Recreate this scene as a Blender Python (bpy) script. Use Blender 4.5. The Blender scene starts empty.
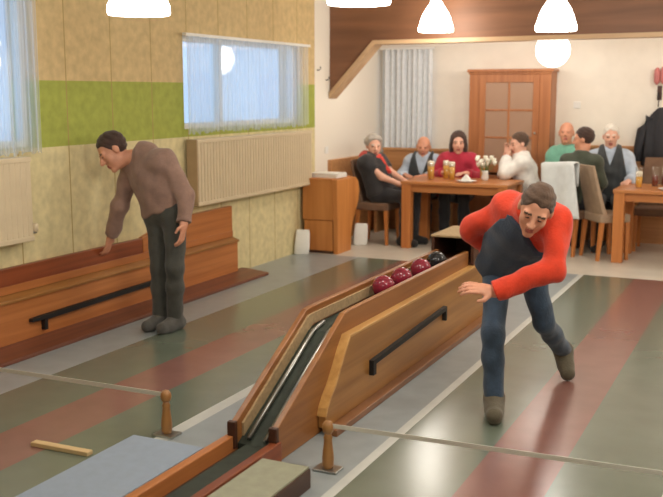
import bpy, bmesh, math, random
import numpy as np
from mathutils import Vector, Matrix
random.seed(7)
C = bpy.context.scene.collection
PI = math.pi

# ------------------------------------------------------------------ materials
def lin(c):
    o = []
    for v in c:
        v = v / 255.0
        o.append(v / 12.92 if v <= 0.04045 else ((v + 0.055) / 1.055) ** 2.4)
    return (o[0], o[1], o[2], 1.0)

def base_mat(name):
    m = bpy.data.materials.new(name); m.use_nodes = True
    nt = m.node_tree
    return m, nt, nt.nodes['Principled BSDF']

def setin(b, **kw):
    for k, v in kw.items():
        k = k.replace('_', ' ')
        if k in b.inputs: b.inputs[k].default_value = v

def mat(name, c, rough=0.6, metal=0.0, var=0.12, scale=12, bump=0.0, bscale=60, spec=0.5, sheen=0.0):
    m, nt, b = base_mat(name)
    tc = nt.nodes.new('ShaderNodeTexCoord')
    n = nt.nodes.new('ShaderNodeTexNoise'); n.inputs['Scale'].default_value = scale; n.inputs['Detail'].default_value = 4
    nt.links.new(tc.outputs['Object'], n.inputs['Vector'])
    r = nt.nodes.new('ShaderNodeValToRGB')
    L = lin(c)
    r.color_ramp.elements[0].position = 0.3; r.color_ramp.elements[1].position = 0.7
    r.color_ramp.elements[0].color = tuple(max(0, x * (1 - var)) for x in L[:3]) + (1,)
    r.color_ramp.elements[1].color = tuple(min(1, x * (1 + var)) for x in L[:3]) + (1,)
    nt.links.new(n.outputs['Fac'], r.inputs['Fac']); nt.links.new(r.outputs['Color'], b.inputs['Base Color'])
    setin(b, Roughness=rough, Metallic=metal, Specular_IOR_Level=spec)
    if sheen and 'Sheen Weight' in b.inputs: b.inputs['Sheen Weight'].default_value = sheen
    if bump:
        n2 = nt.nodes.new('ShaderNodeTexNoise'); n2.inputs['Scale'].default_value = bscale; n2.inputs['Detail'].default_value = 3
        nt.links.new(tc.outputs['Object'], n2.inputs['Vector'])
        bp = nt.nodes.new('ShaderNodeBump'); bp.inputs['Strength'].default_value = bump; bp.inputs['Distance'].default_value = 0.01
        nt.links.new(n2.outputs['Fac'], bp.inputs['Height']); nt.links.new(bp.outputs['Normal'], b.inputs['Normal'])
    return m

def wood(name, c1, c2, rough=0.4, axis='Y', fine=22.0, coat=0.0):
    m, nt, b = base_mat(name)
    tc = nt.nodes.new('ShaderNodeTexCoord'); mp = nt.nodes.new('ShaderNodeMapping')
    s = {'X': (0.8, fine, fine), 'Y': (fine, 0.8, fine), 'Z': (fine, fine, 0.8)}[axis]
    mp.inputs['Scale'].default_value = s
    nt.links.new(tc.outputs['Object'], mp.inputs['Vector'])
    n = nt.nodes.new('ShaderNodeTexNoise'); n.inputs['Scale'].default_value = 1.0; n.inputs['Detail'].default_value = 6; n.inputs['Distortion'].default_value = 0.4
    nt.links.new(mp.outputs['Vector'], n.inputs['Vector'])
    r = nt.nodes.new('ShaderNodeValToRGB'); r.color_ramp.elements[0].position = 0.32; r.color_ramp.elements[1].position = 0.68
    r.color_ramp.elements[0].color = lin(c1); r.color_ramp.elements[1].color = lin(c2)
    nt.links.new(n.outputs['Fac'], r.inputs['Fac']); nt.links.new(r.outputs['Color'], b.inputs['Base Color'])
    setin(b, Roughness=rough, Coat_Weight=coat, Coat_Roughness=0.15)
    return m

def emis(name, c, s):
    m, nt, b = base_mat(name)
    setin(b, Base_Color=lin(c), Roughness=0.4, Emission_Color=lin(c), Emission_Strength=s)
    return m

def voile(name, c, transp, streak=60.0):
    m, nt, b = base_mat(name)
    out = nt.nodes['Material Output']; nt.nodes.remove(b)
    tc = nt.nodes.new('ShaderNodeTexCoord'); mp = nt.nodes.new('ShaderNodeMapping')
    mp.inputs['Scale'].default_value = (streak, streak, 0.6)
    n = nt.nodes.new('ShaderNodeTexNoise'); n.inputs['Scale'].default_value = 1; n.inputs['Detail'].default_value = 3
    nt.links.new(tc.outputs['Object'], mp.inputs['Vector']); nt.links.new(mp.outputs['Vector'], n.inputs['Vector'])
    mr = nt.nodes.new('ShaderNodeMapRange'); mr.inputs['From Min'].default_value = 0.3; mr.inputs['From Max'].default_value = 0.7
    mr.inputs['To Min'].default_value = max(0, transp - 0.14); mr.inputs['To Max'].default_value = min(1, transp + 0.14)
    nt.links.new(n.outputs['Fac'], mr.inputs['Value'])
    d = nt.nodes.new('ShaderNodeBsdfDiffuse'); t = nt.nodes.new('ShaderNodeBsdfTranslucent'); tr = nt.nodes.new('ShaderNodeBsdfTransparent')
    d.inputs['Color'].default_value = lin(c); t.inputs['Color'].default_value = lin(c)
    m1 = nt.nodes.new('ShaderNodeMixShader'); m1.inputs[0].default_value = 0.6
    nt.links.new(d.outputs[0], m1.inputs[1]); nt.links.new(t.outputs[0], m1.inputs[2])
    m2 = nt.nodes.new('ShaderNodeMixShader')
    nt.links.new(mr.outputs[0], m2.inputs[0]); nt.links.new(m1.outputs[0], m2.inputs[1]); nt.links.new(tr.outputs[0], m2.inputs[2])
    nt.links.new(m2.outputs[0], out.inputs['Surface'])
    return m

def glass_pane(name, refl, tint=(255, 255, 255)):
    m, nt, b = base_mat(name)
    out = nt.nodes['Material Output']; nt.nodes.remove(b)
    g = nt.nodes.new('ShaderNodeBsdfGlossy'); g.inputs['Roughness'].default_value = 0.02
    t = nt.nodes.new('ShaderNodeBsdfTransparent'); t.inputs['Color'].default_value = lin(tint)
    mx = nt.nodes.new('ShaderNodeMixShader'); mx.inputs[0].default_value = refl
    nt.links.new(t.outputs[0], mx.inputs[1]); nt.links.new(g.outputs[0], mx.inputs[2]); nt.links.new(mx.outputs[0], out.inputs['Surface'])
    return m

def wall_mat():
    # papered wall: ochre above, a green band, pale yellow below, white plaster past the paper's end; panel seams
    m, nt, b = base_mat('papered_wall'); N = nt.nodes; L = nt.links
    tc = N.new('ShaderNodeTexCoord'); sp = N.new('ShaderNodeSeparateXYZ'); L.new(tc.outputs['Object'], sp.inputs[0])
    def gt(sock, v):
        k = N.new('ShaderNodeMath'); k.operation = 'GREATER_THAN'; L.new(sock, k.inputs[0]); k.inputs[1].default_value = v; return k.outputs[0]
    def mix(f, a, bb):
        k = N.new('ShaderNodeMix'); k.data_type = 'RGBA'; L.new(f, k.inputs[0])
        for i, v in ((6, a), (7, bb)):
            if isinstance(v, tuple): k.inputs[i].default_value = v
            else: L.new(v, k.inputs[i])
        return k.outputs[2]
    col = mix(gt(sp.outputs['Z'], 1.335), lin(P['wall_low']), lin(P['wall_green']))
    col = mix(gt(sp.outputs['Z'], 1.80), col, lin(P['wall_top']))
    n = N.new('ShaderNodeTexNoise'); n.inputs['Scale'].default_value = 14; n.inputs['Detail'].default_value = 8
    L.new(tc.outputs['Object'], n.inputs['Vector'])
    mr = N.new('ShaderNodeMapRange'); mr.inputs['To Min'].default_value = 0.86; mr.inputs['To Max'].default_value = 1.1
    mr.inputs['From Min'].default_value = 0.3; mr.inputs['From Max'].default_value = 0.7
    L.new(n.outputs['Fac'], mr.inputs['Value'])
    vm = N.new('ShaderNodeVectorMath'); vm.operation = 'SCALE'; L.new(col, vm.inputs[0]); L.new(mr.outputs[0], vm.inputs['Scale'])
    col = vm.outputs[0]
    # seams every 0.52 m
    a = N.new('ShaderNodeMath'); a.operation = 'ADD'; a.inputs[1].default_value = 10 * 0.52 - 5.56 + 0.26; L.new(sp.outputs['Y'], a.inputs[0])
    md = N.new('ShaderNodeMath'); md.operation = 'MODULO'; md.inputs[1].default_value = 0.52; L.new(a.outputs[0], md.inputs[0])
    cm = N.new('ShaderNodeMath'); cm.operation = 'COMPARE'; cm.inputs[1].default_value = 0.26; cm.inputs[2].default_value = 0.005; L.new(md.outputs[0], cm.inputs[0])
    col = mix(cm.outputs[0], col, lin(P['wall_seam']))
    col = mix(gt(sp.outputs['Y'], 9.62), col, lin(P['plaster']))
    L.new(col, b.inputs['Base Color']); setin(b, Roughness=0.75)
    return m

P = dict(wall_low=(220, 206, 158), wall_green=(164, 172, 76), wall_top=(210, 184, 134), wall_seam=(172, 146, 88), plaster=(238, 230, 216))
M = {}
M['wallpaper'] = wall_mat()
M['plaster'] = mat('white_plaster', P['plaster'], 0.85, var=0.03, scale=6)
M['ceiling'] = mat('ceiling_paint', (225, 215, 200), 0.9, var=0.03)
M['tile'] = mat('beige_floor_tiles', (206, 198, 184), 0.35, var=0.06, scale=5)
M['lane_green'] = mat('lane_green', (106, 116, 102), 0.24, var=0.05, scale=5, spec=0.6)
M['lane_red'] = mat('lane_red', (138, 98, 90), 0.25, var=0.06, scale=6, spec=0.6)
for k_ in ('lane_green', 'lane_red'): setin(M[k_].node_tree.nodes['Principled BSDF'], Coat_Weight=0.35, Coat_Roughness=0.2)
M['lane_white'] = mat('lane_white_line', (196, 198, 192), 0.35, var=0.05)
M['lane_gray'] = mat('lane_gray_strip', (150, 158, 160), 0.3, var=0.08, scale=8)
M['gold_wood'] = wood('gold_oak', (146, 98, 50), (172, 122, 66), 0.38, 'Y')
M['cap_wood'] = wood('cap_oak', (188, 138, 76), (212, 164, 98), 0.32, 'Y')
M['orange_wood'] = wood('orange_wood', (168, 102, 54), (194, 124, 70), 0.36, 'Y')
M['red_wood'] = wood('red_brown_wood', (122, 60, 34), (150, 78, 44), 0.36, 'Y')
M['plank_wood'] = wood('plank_wood', (104, 60, 44), (128, 76, 54), 0.4, 'Y')
M['foot_wood'] = wood('foot_wood', (124, 82, 52), (148, 102, 66), 0.36, 'Y')
M['brown_wood'] = wood('brown_wood', (132, 82, 42), (160, 106, 56), 0.36, 'Y')
M['dark_wood'] = wood('dark_wood', (62, 36, 24), (84, 50, 34), 0.45, 'Y')
M['fascia_wood'] = wood('fascia_wood', (112, 74, 50), (134, 90, 62), 0.5, 'X', 9)
M['fascia_edge'] = wood('fascia_edge', (186, 150, 112), (206, 172, 134), 0.5, 'X', 9)
M['table_wood'] = wood('table_wood', (178, 112, 62), (200, 134, 80), 0.35, 'X')
M['leg_wood'] = wood('leg_wood', (184, 112, 58), (206, 134, 74), 0.4, 'Z')
M['cab_wood'] = wood('cabinet_wood', (158, 98, 58), (180, 118, 74), 0.4, 'Z')
M['podium_wood'] = wood('podium_wood', (190, 118, 58), (212, 142, 78), 0.4, 'Z', 12)
M['bench_wood'] = wood('bench_wood', (176, 122, 76), (198, 146, 96), 0.45, 'X')
M['post_wood'] = wood('post_wood', (146, 100, 54), (178, 128, 74), 0.35, 'Z')
M['black'] = mat('black_hooks_and_shade', (24, 22, 22), 0.6, var=0.2)  # for pegs and hooks, and for strips that draw pocket shade
M['recess'] = mat('dark_recess', (34, 26, 22), 0.8, var=0.1)
M['belt'] = mat('return_belt', (44, 52, 42), 0.7, var=0.25, scale=20)
M['felt'] = mat('tan_felt', (176, 150, 112), 0.85, var=0.15, scale=40)
M['steel'] = mat('steel', (170, 170, 165), 0.3, metal=0.9, var=0.05)
M['mat_blue'] = mat('blue_gray_mat', (148, 162, 180), 0.5, var=0.06, scale=20)
M['mat_gray'] = mat('gray_green_mat', (152, 152, 130), 0.6, var=0.08, scale=20)
M['maroon'] = mat('maroon_ball', (134, 36, 54), 0.18, var=0.1)
M['ballblack'] = mat('black_ball', (34, 34, 38), 0.15, var=0.1)
M['tape'] = mat('pale_tape', (214, 210, 198), 0.5, var=0.05)
M['stick'] = wood('pale_stick', (206, 174, 124), (226, 198, 150), 0.6, 'X')
M['rad'] = mat('radiator_enamel', (214, 196, 164), 0.4, var=0.03)
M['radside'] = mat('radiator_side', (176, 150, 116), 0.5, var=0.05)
M['white'] = mat('white_paint', (236, 234, 228), 0.5, var=0.03)
M['paper'] = mat('white_paper', (238, 236, 230), 0.8, var=0.03)
M['flower'] = mat('white_petals', (244, 242, 226), 0.7, var=0.05)
M['leaf'] = mat('leaf_green', (88, 116, 62), 0.6)
M['lamp'] = emis('opal_glass', (255, 246, 232), 12.0)
M['globe'] = emis('opal_globe', (255, 247, 236), 7.0)
M['cord'] = mat('lamp_cord', (60, 56, 52), 0.6)
M['pane'] = glass_pane('window_glass', 0.35)
def milky(name, c, f):
    m, nt, b = base_mat(name); out = nt.nodes['Material Output']; setin(b, Base_Color=lin(c), Roughness=0.25)
    t = nt.nodes.new('ShaderNodeBsdfTransparent'); mx = nt.nodes.new('ShaderNodeMixShader'); mx.inputs[0].default_value = f
    nt.links.new(t.outputs[0], mx.inputs[1]); nt.links.new(b.outputs[0], mx.inputs[2]); nt.links.new(mx.outputs[0], out.inputs['Surface']); return m
M['cabpane'] = milky('cabinet_glass', (196, 160, 134), 0.62)
M['voile'] = voile('white_voile', (232, 238, 244), 0.5)
M['drape'] = mat('gray_drape', (226, 230, 232), 0.85, var=0.06, scale=20)
M['fabric_tan'] = mat('tan_upholstery', (170, 146, 122), 0.85, var=0.1, bump=0.3)
M['fabric_brown'] = mat('brown_upholstery', (116, 88, 68), 0.85, var=0.12, bump=0.3)
M['fabric_white'] = mat('white_cloth', (222, 226, 226), 0.85, var=0.06, bump=0.2)
M['coat'] = mat('black_coat', (44, 44, 48), 0.8, var=0.25, scale=8, bump=0.3)
M['pink'] = mat('pink_cap', (196, 120, 116), 0.7)
M['beer'] = mat('beer', (240, 180, 70), 0.15, var=0.1)
M['foam'] = mat('beer_foam', (250, 244, 228), 0.8, var=0.02)
M['clear'] = glass_pane('clear_glass', 0.08, (250, 250, 248))
M['redwine'] = mat('dark_red_drink', (112, 30, 30), 0.15)
M['skin'] = mat('skin', (214, 152, 122), 0.5, var=0.08, scale=20)
M['skin_pale'] = mat('skin_pale', (226, 174, 150), 0.5, var=0.08, scale=20)
M['lips'] = mat('lips', (168, 92, 80), 0.5)
M['eye'] = mat('eye', (44, 32, 28), 0.3)
def cloth(n, c, v=0.12): M[n] = mat(n, c, 0.85, var=v, scale=18, bump=0.35, bscale=90, sheen=0.2); return M[n]
cloth('red_fleece', (214, 58, 24)); cloth('navy', (46, 60, 78)); cloth('slate_blue', (70, 96, 116)); cloth('jeans', (54, 72, 92), 0.25)
cloth('brown_shirt', (146, 116, 102)); cloth('dark_trousers', (66, 66, 60), 0.2); cloth('black_top', (44, 42, 44)); cloth('red_scarf', (206, 64, 50))
cloth('pale_blue', (186, 200, 216)); cloth('charcoal', (60, 64, 66)); cloth('crimson', (172, 36, 60)); cloth('white_top', (232, 230, 224))
cloth('teal', (122, 184, 160)); cloth('olive', (66, 72, 58)); cloth('black_trousers', (36, 36, 40)); cloth('shoe_olive', (92, 84, 66)); cloth('shoe_gray', (82, 80, 76)); cloth('shoe_black', (34, 32, 32)); cloth('sole', (150, 140, 122))
cloth('hair_brown', (84, 62, 46), 0.3); cloth('hair_dark', (66, 46, 38), 0.3); cloth('hair_gray', (178, 170, 160), 0.15); cloth('hair_white', (226, 220, 208), 0.1)
cloth('patterned', (150, 130, 130), 0.5)

# ------------------------------------------------------------------ mesh helpers
def prop(o, label=None, cat=None, group=None, kind=None):
    if label: o['label'] = label
    if cat: o['category'] = cat
    if group: o['group'] = group
    if kind: o['kind'] = kind
    return o

def empty(name, loc, label, cat, group=None, rz=0):
    o = bpy.data.objects.new(name, None); C.objects.link(o); o.location = loc; o.rotation_euler = (0, 0, rz)
    return prop(o, label, cat, group)

class MB:
    def __init__(s): s.v = []; s.f = []; s.sm = []; s.mi = []
    def add(s, vs, fs, smooth=False, mi=0):
        n = len(s.v); s.v += [tuple(p) for p in vs]
        for f in fs: s.f.append([i + n for i in f]); s.sm.append(smooth); s.mi.append(mi)
    def box(s, a, b, mi=0):
        x0, y0, z0 = [min(p, q) for p, q in zip(a, b)]; x1, y1, z1 = [max(p, q) for p, q in zip(a, b)]
        s.add([(x0,y0,z0),(x1,y0,z0),(x1,y1,z0),(x0,y1,z0),(x0,y0,z1),(x1,y0,z1),(x1,y1,z1),(x0,y1,z1)],
              [(3,2,1,0),(4,5,6,7),(0,1,5,4),(1,2,6,5),(2,3,7,6),(3,0,4,7)], mi=mi); return s
    def prism(s, pts, axis, a, b, mi=0):
        # pts: outline in the two other axes (cyclic order after axis: X->(Y,Z), Y->(X,Z), Z->(X,Y))
        def P3(p, t): return {'X': (t, p[0], p[1]), 'Y': (p[0], t, p[1]), 'Z': (p[0], p[1], t)}[axis]
        n = len(pts); vs = [P3(p, a) for p in pts] + [P3(p, b) for p in pts]
        fs = [list(range(n))[::-1], list(range(n, 2 * n))] + [(i, (i + 1) % n, n + (i + 1) % n, n + i) for i in range(n)]
        s.add(vs, fs, mi=mi); return s
    def lathe(s, prof, c=(0, 0, 0), n=24, smooth=True, caps=True):
        vs = []; fs = []
        for r, z in prof:
            for k in range(n): vs.append((c[0] + r * math.cos(2*PI*k/n), c[1] + r * math.sin(2*PI*k/n), c[2] + z))
        for i in range(len(prof) - 1):
            for k in range(n): fs.append((i*n + k, i*n + (k+1) % n, (i+1)*n + (k+1) % n, (i+1)*n + k))
        if caps: fs.append(list(range(n))[::-1]); fs.append([(len(prof)-1)*n + k for k in range(n)])
        s.add(vs, fs, smooth); return s
    def tube(s, pts, r, n=10, r2=None):
        pts = [Vector(p) for p in pts]; vs = []; fs = []
        for i, p in enumerate(pts):
            t = (pts[min(i+1, len(pts)-1)] - pts[max(i-1, 0)]).normalized()
            up = Vector((0, 0, 1)) if abs(t.z) < 0.9 else Vector((1, 0, 0))
            a = t.cross(up).normalized(); b = a.cross(t)
            rr = r if r2 is None else r + (r2 - r) * i / (len(pts) - 1)
            for k in range(n): vs.append(p + a * rr * math.cos(2*PI*k/n) + b * rr * math.sin(2*PI*k/n))
        for i in range(len(pts) - 1):
            for k in range(n): fs.append((i*n + k, i*n + (k+1) % n, (i+1)*n + (k+1) % n, (i+1)*n + k))
        fs.append(list(range(n))[::-1]); fs.append([(len(pts)-1)*n + k for k in range(n)])
        s.add(vs, fs, True); return s
    def ball(s, c, r, n=24, sc=(1, 1, 1)):
        m = n // 2; vs = [(c[0], c[1], c[2] - r*sc[2])]; fs = []
        for i in range(1, m):
            t = -PI/2 + PI*i/m
            for k in range(n): vs.append((c[0] + sc[0]*r*math.cos(t)*math.cos(2*PI*k/n), c[1] + sc[1]*r*math.cos(t)*math.sin(2*PI*k/n), c[2] + sc[2]*r*math.sin(t)))
        vs.append((c[0], c[1], c[2] + r*sc[2])); e = len(vs) - 1
        for k in range(n): fs.append((0, 1 + (k+1) % n, 1 + k)); fs.append((e, e - n + k, e - n + (k+1) % n))
        for i in range(m - 2):
            for k in range(n): fs.append((1 + i*n + k, 1 + i*n + (k+1) % n, 1 + (i+1)*n + (k+1) % n, 1 + (i+1)*n + k))
        s.add(vs, fs, True); return s
    def build(s, name, m, parent=None, bevel=0.0, world=None, solid=0.0, loc=None):
        me = bpy.data.meshes.new(name); me.from_pydata(s.v, [], s.f)
        for p, q, i in zip(me.polygons, s.sm, s.mi): p.use_smooth = q; p.material_index = i
        for k in (m if isinstance(m, (list, tuple)) else [m]): me.materials.append(k)
        bm = bmesh.new(); bm.from_mesh(me); bmesh.ops.recalc_face_normals(bm, faces=bm.faces); bm.to_mesh(me); bm.free()
        o = bpy.data.objects.new(name, me); C.objects.link(o)
        if loc is not None: o.location = loc
        if parent is not None: o.parent = parent
        if bevel:
            md = o.modifiers.new('bevel', 'BEVEL'); md.width = bevel; md.segments = 2; md.limit_method = 'ANGLE'
        if solid:
            md = o.modifiers.new('solid', 'SOLIDIFY'); md.thickness = solid
        return o

def copy_tree(o, parent=None):
    c = o.copy(); C.objects.link(c)
    if parent is not None: c.parent = parent
    for ch in list(o.children): copy_tree(ch, c)
    return c

# ------------------------------------------------------------------ the room
XW = -4.72; YB = 11.5; XR = 2.6; YF = -4.5; ZC = 2.95
# floor: strips of the two lanes, tiles behind them
xs = [(XW - 0.2, -4.0, 3), (-4.0, -3.53, 0), (-3.53, -3.17, 1), (-3.17, -2.78, 0), (-2.78, -2.70, 2), (-2.70, -1.71, 3), (-1.71, -1.66, 2), (-1.66, -1.20, 0), (-1.20, -0.84, 1), (-0.84, -0.38, 0), (-0.38, -0.33, 2), (-0.33, XR + 0.2, 3)]
fl = MB()
for a, b, i in xs: fl.box((a, YF - 0.2, -0.1), (b, 9.2, 0.0), mi=i)
fl.box((XW - 0.2, 9.2, -0.1), (XR + 0.2, YB + 0.2, 0.0), mi=4)
prop(fl.build('floor', [M['lane_green'], M['lane_red'], M['lane_white'], M['lane_gray'], M['tile']]), kind='structure')

def wall_with_holes(name, axis, pos, thick, a0, a1, z0, z1, holes, m):
    mb = MB(); ys = sorted(set([a0, a1] + [h[0] for h in holes] + [h[1] for h in holes])); zs = sorted(set([z0, z1] + [h[2] for h in holes] + [h[3] for h in holes]))
    for i in range(len(ys) - 1):
        for j in range(len(zs) - 1):
            cy, cz = (ys[i] + ys[i+1]) / 2, (zs[j] + zs[j+1]) / 2
            if any(h[0] < cy < h[1] and h[2] < cz < h[3] for h in holes): continue
            if axis == 'X': mb.box((pos, ys[i], zs[j]), (pos - thick, ys[i+1], zs[j+1]))
            else: mb.box((ys[i], pos, zs[j]), (ys[i+1], pos + thick, zs[j+1]))
    return prop(mb.build(name, m), kind='structure')
W1 = (3.3, 5.22, 1.34, 2.45); W2 = (7.06, 9.2, 1.40, 2.20); W3 = (-4.62, -4.02, 0.9, 2.2)
wall_with_holes('wall_left', 'X', XW, 0.22, YF, YB + 0.2, 0, ZC, [W1, W2], M['wallpaper'])
wall_with_holes('wall_back', 'Y', YB, 0.22, XW, XR, 0, ZC, [W3], M['plaster'])
prop(MB().box((XR, YF, 0), (XR + 0.2, YB + 0.2, ZC)).build('wall_right', M['plaster']), kind='structure')
prop(MB().box((XW, YF - 0.2, 0), (XR, YF, ZC)).build('wall_front', M['plaster']), kind='structure')
prop(MB().box((XW - 0.2, YF - 0.2, ZC), (XR + 0.2, YB + 0.2, ZC + 0.15)).build('ceiling', M['ceiling']), kind='structure')

def window(name, axis, pos, h, mull, aim_tilt=(0, 0)):
    a0, a1, z0, z1 = h; d0, d1 = pos[0], pos[1]; fr = MB(); t = 0.05
    def bx(u0, u1, w0, w1, mb=fr, e0=d0, e1=d1):
        if axis == 'X': mb.box((e0, u0, w0), (e1, u1, w1))
        else: mb.box((u0, e0, w0), (u1, e1, w1))
    bx(a0, a0 + t, z0, z1); bx(a1 - t, a1, z0, z1); bx(a0 + t, a1 - t, z0, z0 + t); bx(a0 + t, a1 - t, z1 - t, z1)
    for k in mull: bx(k - t/2, k + t/2, z0 + t, z1 - t)
    o = prop(fr.build(name, M['white'], bevel=0.004), kind='structure')
    e = (d0 + d1) / 2; cz = (z0 + z1) / 2; w = (z1 - z0) / 2 - t
    ed = [a0 + t/2] + list(mull) + [a1 - t/2]
    for i in range(len(ed) - 1):
        cu = (ed[i] + ed[i+1]) / 2; u = (ed[i+1] - ed[i]) / 2 - t/2; g = MB()
        if axis == 'X': g.box((-0.003, -u, -w), (0.003, u, w)); loc = (e, cu, cz)
        else: g.box((-u, -0.003, -w), (u, 0.003, w)); loc = (cu, e, cz)
        p = g.build('window_pane', M['pane'], o, loc=loc)
        if i < len(ed) - 2: p.rotation_euler = (0, 0, 0.05)  # earlier panes turned so the globe's reflection misses them
        if i == len(ed) - 2: p.rotation_euler = (0, aim_tilt[1], aim_tilt[0])   # last pane turned on purpose to aim the globe's reflection
    return o
window('window_1', 'X', (XW - 0.06, XW - 0.13), W1, [4.2])
window('window_2', 'X', (XW - 0.03, XW - 0.10), W2, [7.72], (math.radians(-5.4), math.radians(-0.5)))
window('window_3', 'Y', (YB + 0.06, YB + 0.13), W3, [])
# dropped wooden fascia across the room with a sloped end
prop(MB().prism([(XW + 0.005, 1.67), (-4.17, 2.27), (XR, 2.30), (XR, ZC), (XW + 0.005, ZC)], 'Y', 10.0, 10.1).build('trim_1', M['fascia_wood']), kind='structure')
prop(MB().prism([(XW + 0.005, 1.645), (-4.16, 2.235), (XR, 2.265), (XR, 2.31), (-4.185, 2.28), (XW + 0.005, 1.71)], 'Y', 9.97, 10.19).build('trim_2', M['fascia_edge']), kind='structure')

# ------------------------------------------------------------------ curtains
def curtain(name, axis, pos, a0, a1, z0, z1, m, label, n_pleat, amp=0.02, ragged=0.02):
    nu = n_pleat * 8; nz = 14; vs = []; fs = []; rnd = random.Random(hash(n_pleat) % 97)
    ph = [rnd.uniform(0, 6) for _ in range(4)]
    bot = [rnd.uniform(-1, 1) * ragged for _ in range(nu + 1)]
    for i in range(nu + 1):
        t = i / nu; u = a0 + (a1 - a0) * t
        for j in range(nz + 1):
            s = j / nz; z = z0 + (z1 - z0) * s + (bot[i] * (1 - s) if j == 0 else 0)
            d = amp * math.sin(2*PI*n_pleat*t + 0.9*math.sin(5*t + ph[0])) + amp*0.4*math.sin(2*PI*n_pleat*0.37*t + ph[1] + s)
            vs.append((pos + d, u, z) if axis == 'X' else (u, pos + d, z))
    for i in range(nu):
        for j in range(nz): k = i*(nz+1) + j; fs.append((k, k+1, k+nz+2, k+nz+1))
    mb = MB(); mb.add(vs, fs, True)
    c = ((pos, (a0+a1)/2, z1) if axis == 'X' else ((a0+a1)/2, pos, z1))
    e = empty(name, c, label, 'curtain')
    mb.v = [tuple(Vector(v) - Vector(c)) for v in mb.v]
    mb.build('curtain_fabric', m, e)
    rl = MB(); L = (a1 - a0) / 2 + 0.03
    if axis == 'X': rl.box((-0.02, -L, 0.0), (0.02, L, 0.025))
    else: rl.box((-L, -0.02, 0.0), (L, 0.02, 0.025))
    rl.build('curtain_rail', M['white'], e)
    return e
curtain('voile_curtain', 'X', XW + 0.06, 3.2, 5.22, 1.31, 2.5, M['voile'], 'sheer white curtain on the window above the bench, cut off by the left picture edge', 26)
curtain('voile_curtain', 'X', XW + 0.06, 7.03, 9.33, 1.37, 2.19, M['voile'], 'short sheer curtain above the ribbed radiator, with a lamp reflection showing through it', 30, 0.011)
curtain('drape_curtain', 'Y', YB - 0.07, -4.66, -4.0, 0.08, 2.24, M['drape'], 'long pale gray curtain hanging in the back corner behind the seated guests', 9, 0.03, 0.0)

# ------------------------------------------------------------------ radiators
def radiator(y0, y1, z0, z1, label, ribs):
    e = empty('radiator', (XW, (y0+y1)/2, z0), label, 'radiator')
    L = (y1 - y0) / 2; h = z1 - z0; d0, d1 = 0.04, 0.125
    mb = MB(); n = int((y1 - y0) / 0.05); vs = []; fs = []
    prof = []
    for k in range(n):
        ya = -L + 2*L*k/n; w = 2*L/n
        prof += [(ya, d1 - ribs), (ya + w*0.2, d1), (ya + w*0.8, d1), (ya + w*0.95, d1 - ribs)]
    pts = [(d0, -L)] + [(b, a) for a, b in prof] + [(d1 - ribs, L), (d0, L)]
    mb.prism(pts, 'Z', 0.03, h - 0.03)
    mb.build('heating_panel', M['rad'], e)
    MB().box((d0 - 0.01, -L - 0.005, h - 0.035), (d1 + 0.004, L + 0.005, h)).build('top_cover', M['rad'], e, 0.006)
    MB().box((d0 - 0.01, -L - 0.005, 0), (d1 + 0.004, L + 0.005, 0.035)).build('bottom_edge', M['rad'], e, 0.006)
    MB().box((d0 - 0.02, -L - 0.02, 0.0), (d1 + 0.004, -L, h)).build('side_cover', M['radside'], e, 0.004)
    for q in (-0.7, 0.7): MB().box((0.0, L*q, h*0.5), (d0, L*q + 0.03, h*0.6)).build('bracket', M['rad'], e)
    v = MB().tube([(0.08, L + 0.0, 0.05), (0.08, L + 0.07, 0.05)], 0.012).tube([(0.08, L + 0.06, 0.05), (0.0, L + 0.06, 0.05)], 0.01)
    v.build('pipe', M['steel'], e)
    MB().lathe([(0.018, 0), (0.024, 0.01), (0.024, 0.05), (0.015, 0.06)], (0.08, L + 0.06, 0.05), 14).build('valve', M['rad'], e)
    return e
radiator(7.07, 9.3, 0.735, 1.315, 'long ribbed cream radiator under the short sheer curtain', 0.018)
radiator(3.0, 5.02, 0.72, 1.29, 'cream radiator at the left picture edge above the wooden bench', 0.004)

# ------------------------------------------------------------------ wooden ball bench along the left wall
e = empty('wall_casing', (XW, 4.4, 0), 'long red-brown wooden casing with a ledge, fixed along the left wall', 'wooden casing')
X0 = 0.0
MB().prism([(-3.9, 0), (1.95, 0), (1.95, 0.548), (-3.9, 0.548)], 'X', 0.0, 0.045).build('back_board', M['red_wood'], e, 0.006)
MB().prism([(1.955, 0), (3.36, 0), (3.36, 0.665), (2.4, 0.655), (1.955, 0.552)], 'X', 0.0, 0.045).build('end_board', M['orange_wood'], e, 0.006)
MB().box((0.045, -3.9, 0.0), (0.105, 3.35, 0.33)).build('front_panel', M['orange_wood'], e, 0.004)
MB().prism([(0.045, 0.33), (0.125, 0.33), (0.125, 0.35), (0.045, 0.375)], 'Y', -3.9, 3.35).build('ledge', M['gold_wood'], e, 0.004)
MB().box((0.045, -3.9, 0.375), (0.056, 3.35, 0.43)).build('ledge_board', M['orange_wood'], e, 0.003)
MB().prism([(0.55, 0.185), (0.65, 0.19), (2.0, 0.204), (2.0, 0.14), (1.965, 0.14), (1.965, 0.17), (0.70, 0.155), (0.70, 0.085), (0.67, 0.085), (0.67, 0.16), (0.55, 0.165)], 'X', 0.105, 0.14).build('pocket_shade', M['black'], e)  # black strip standing in for the shade inside a recessed pocket
MB().prism([(0.045, 0.0), (0.34, 0.0), (0.34, 0.025), (0.105, 0.05), (0.045, 0.05)], 'Y', -3.9, 3.52).build('base_plank', M['plank_wood'], e, 0.004)

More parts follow.
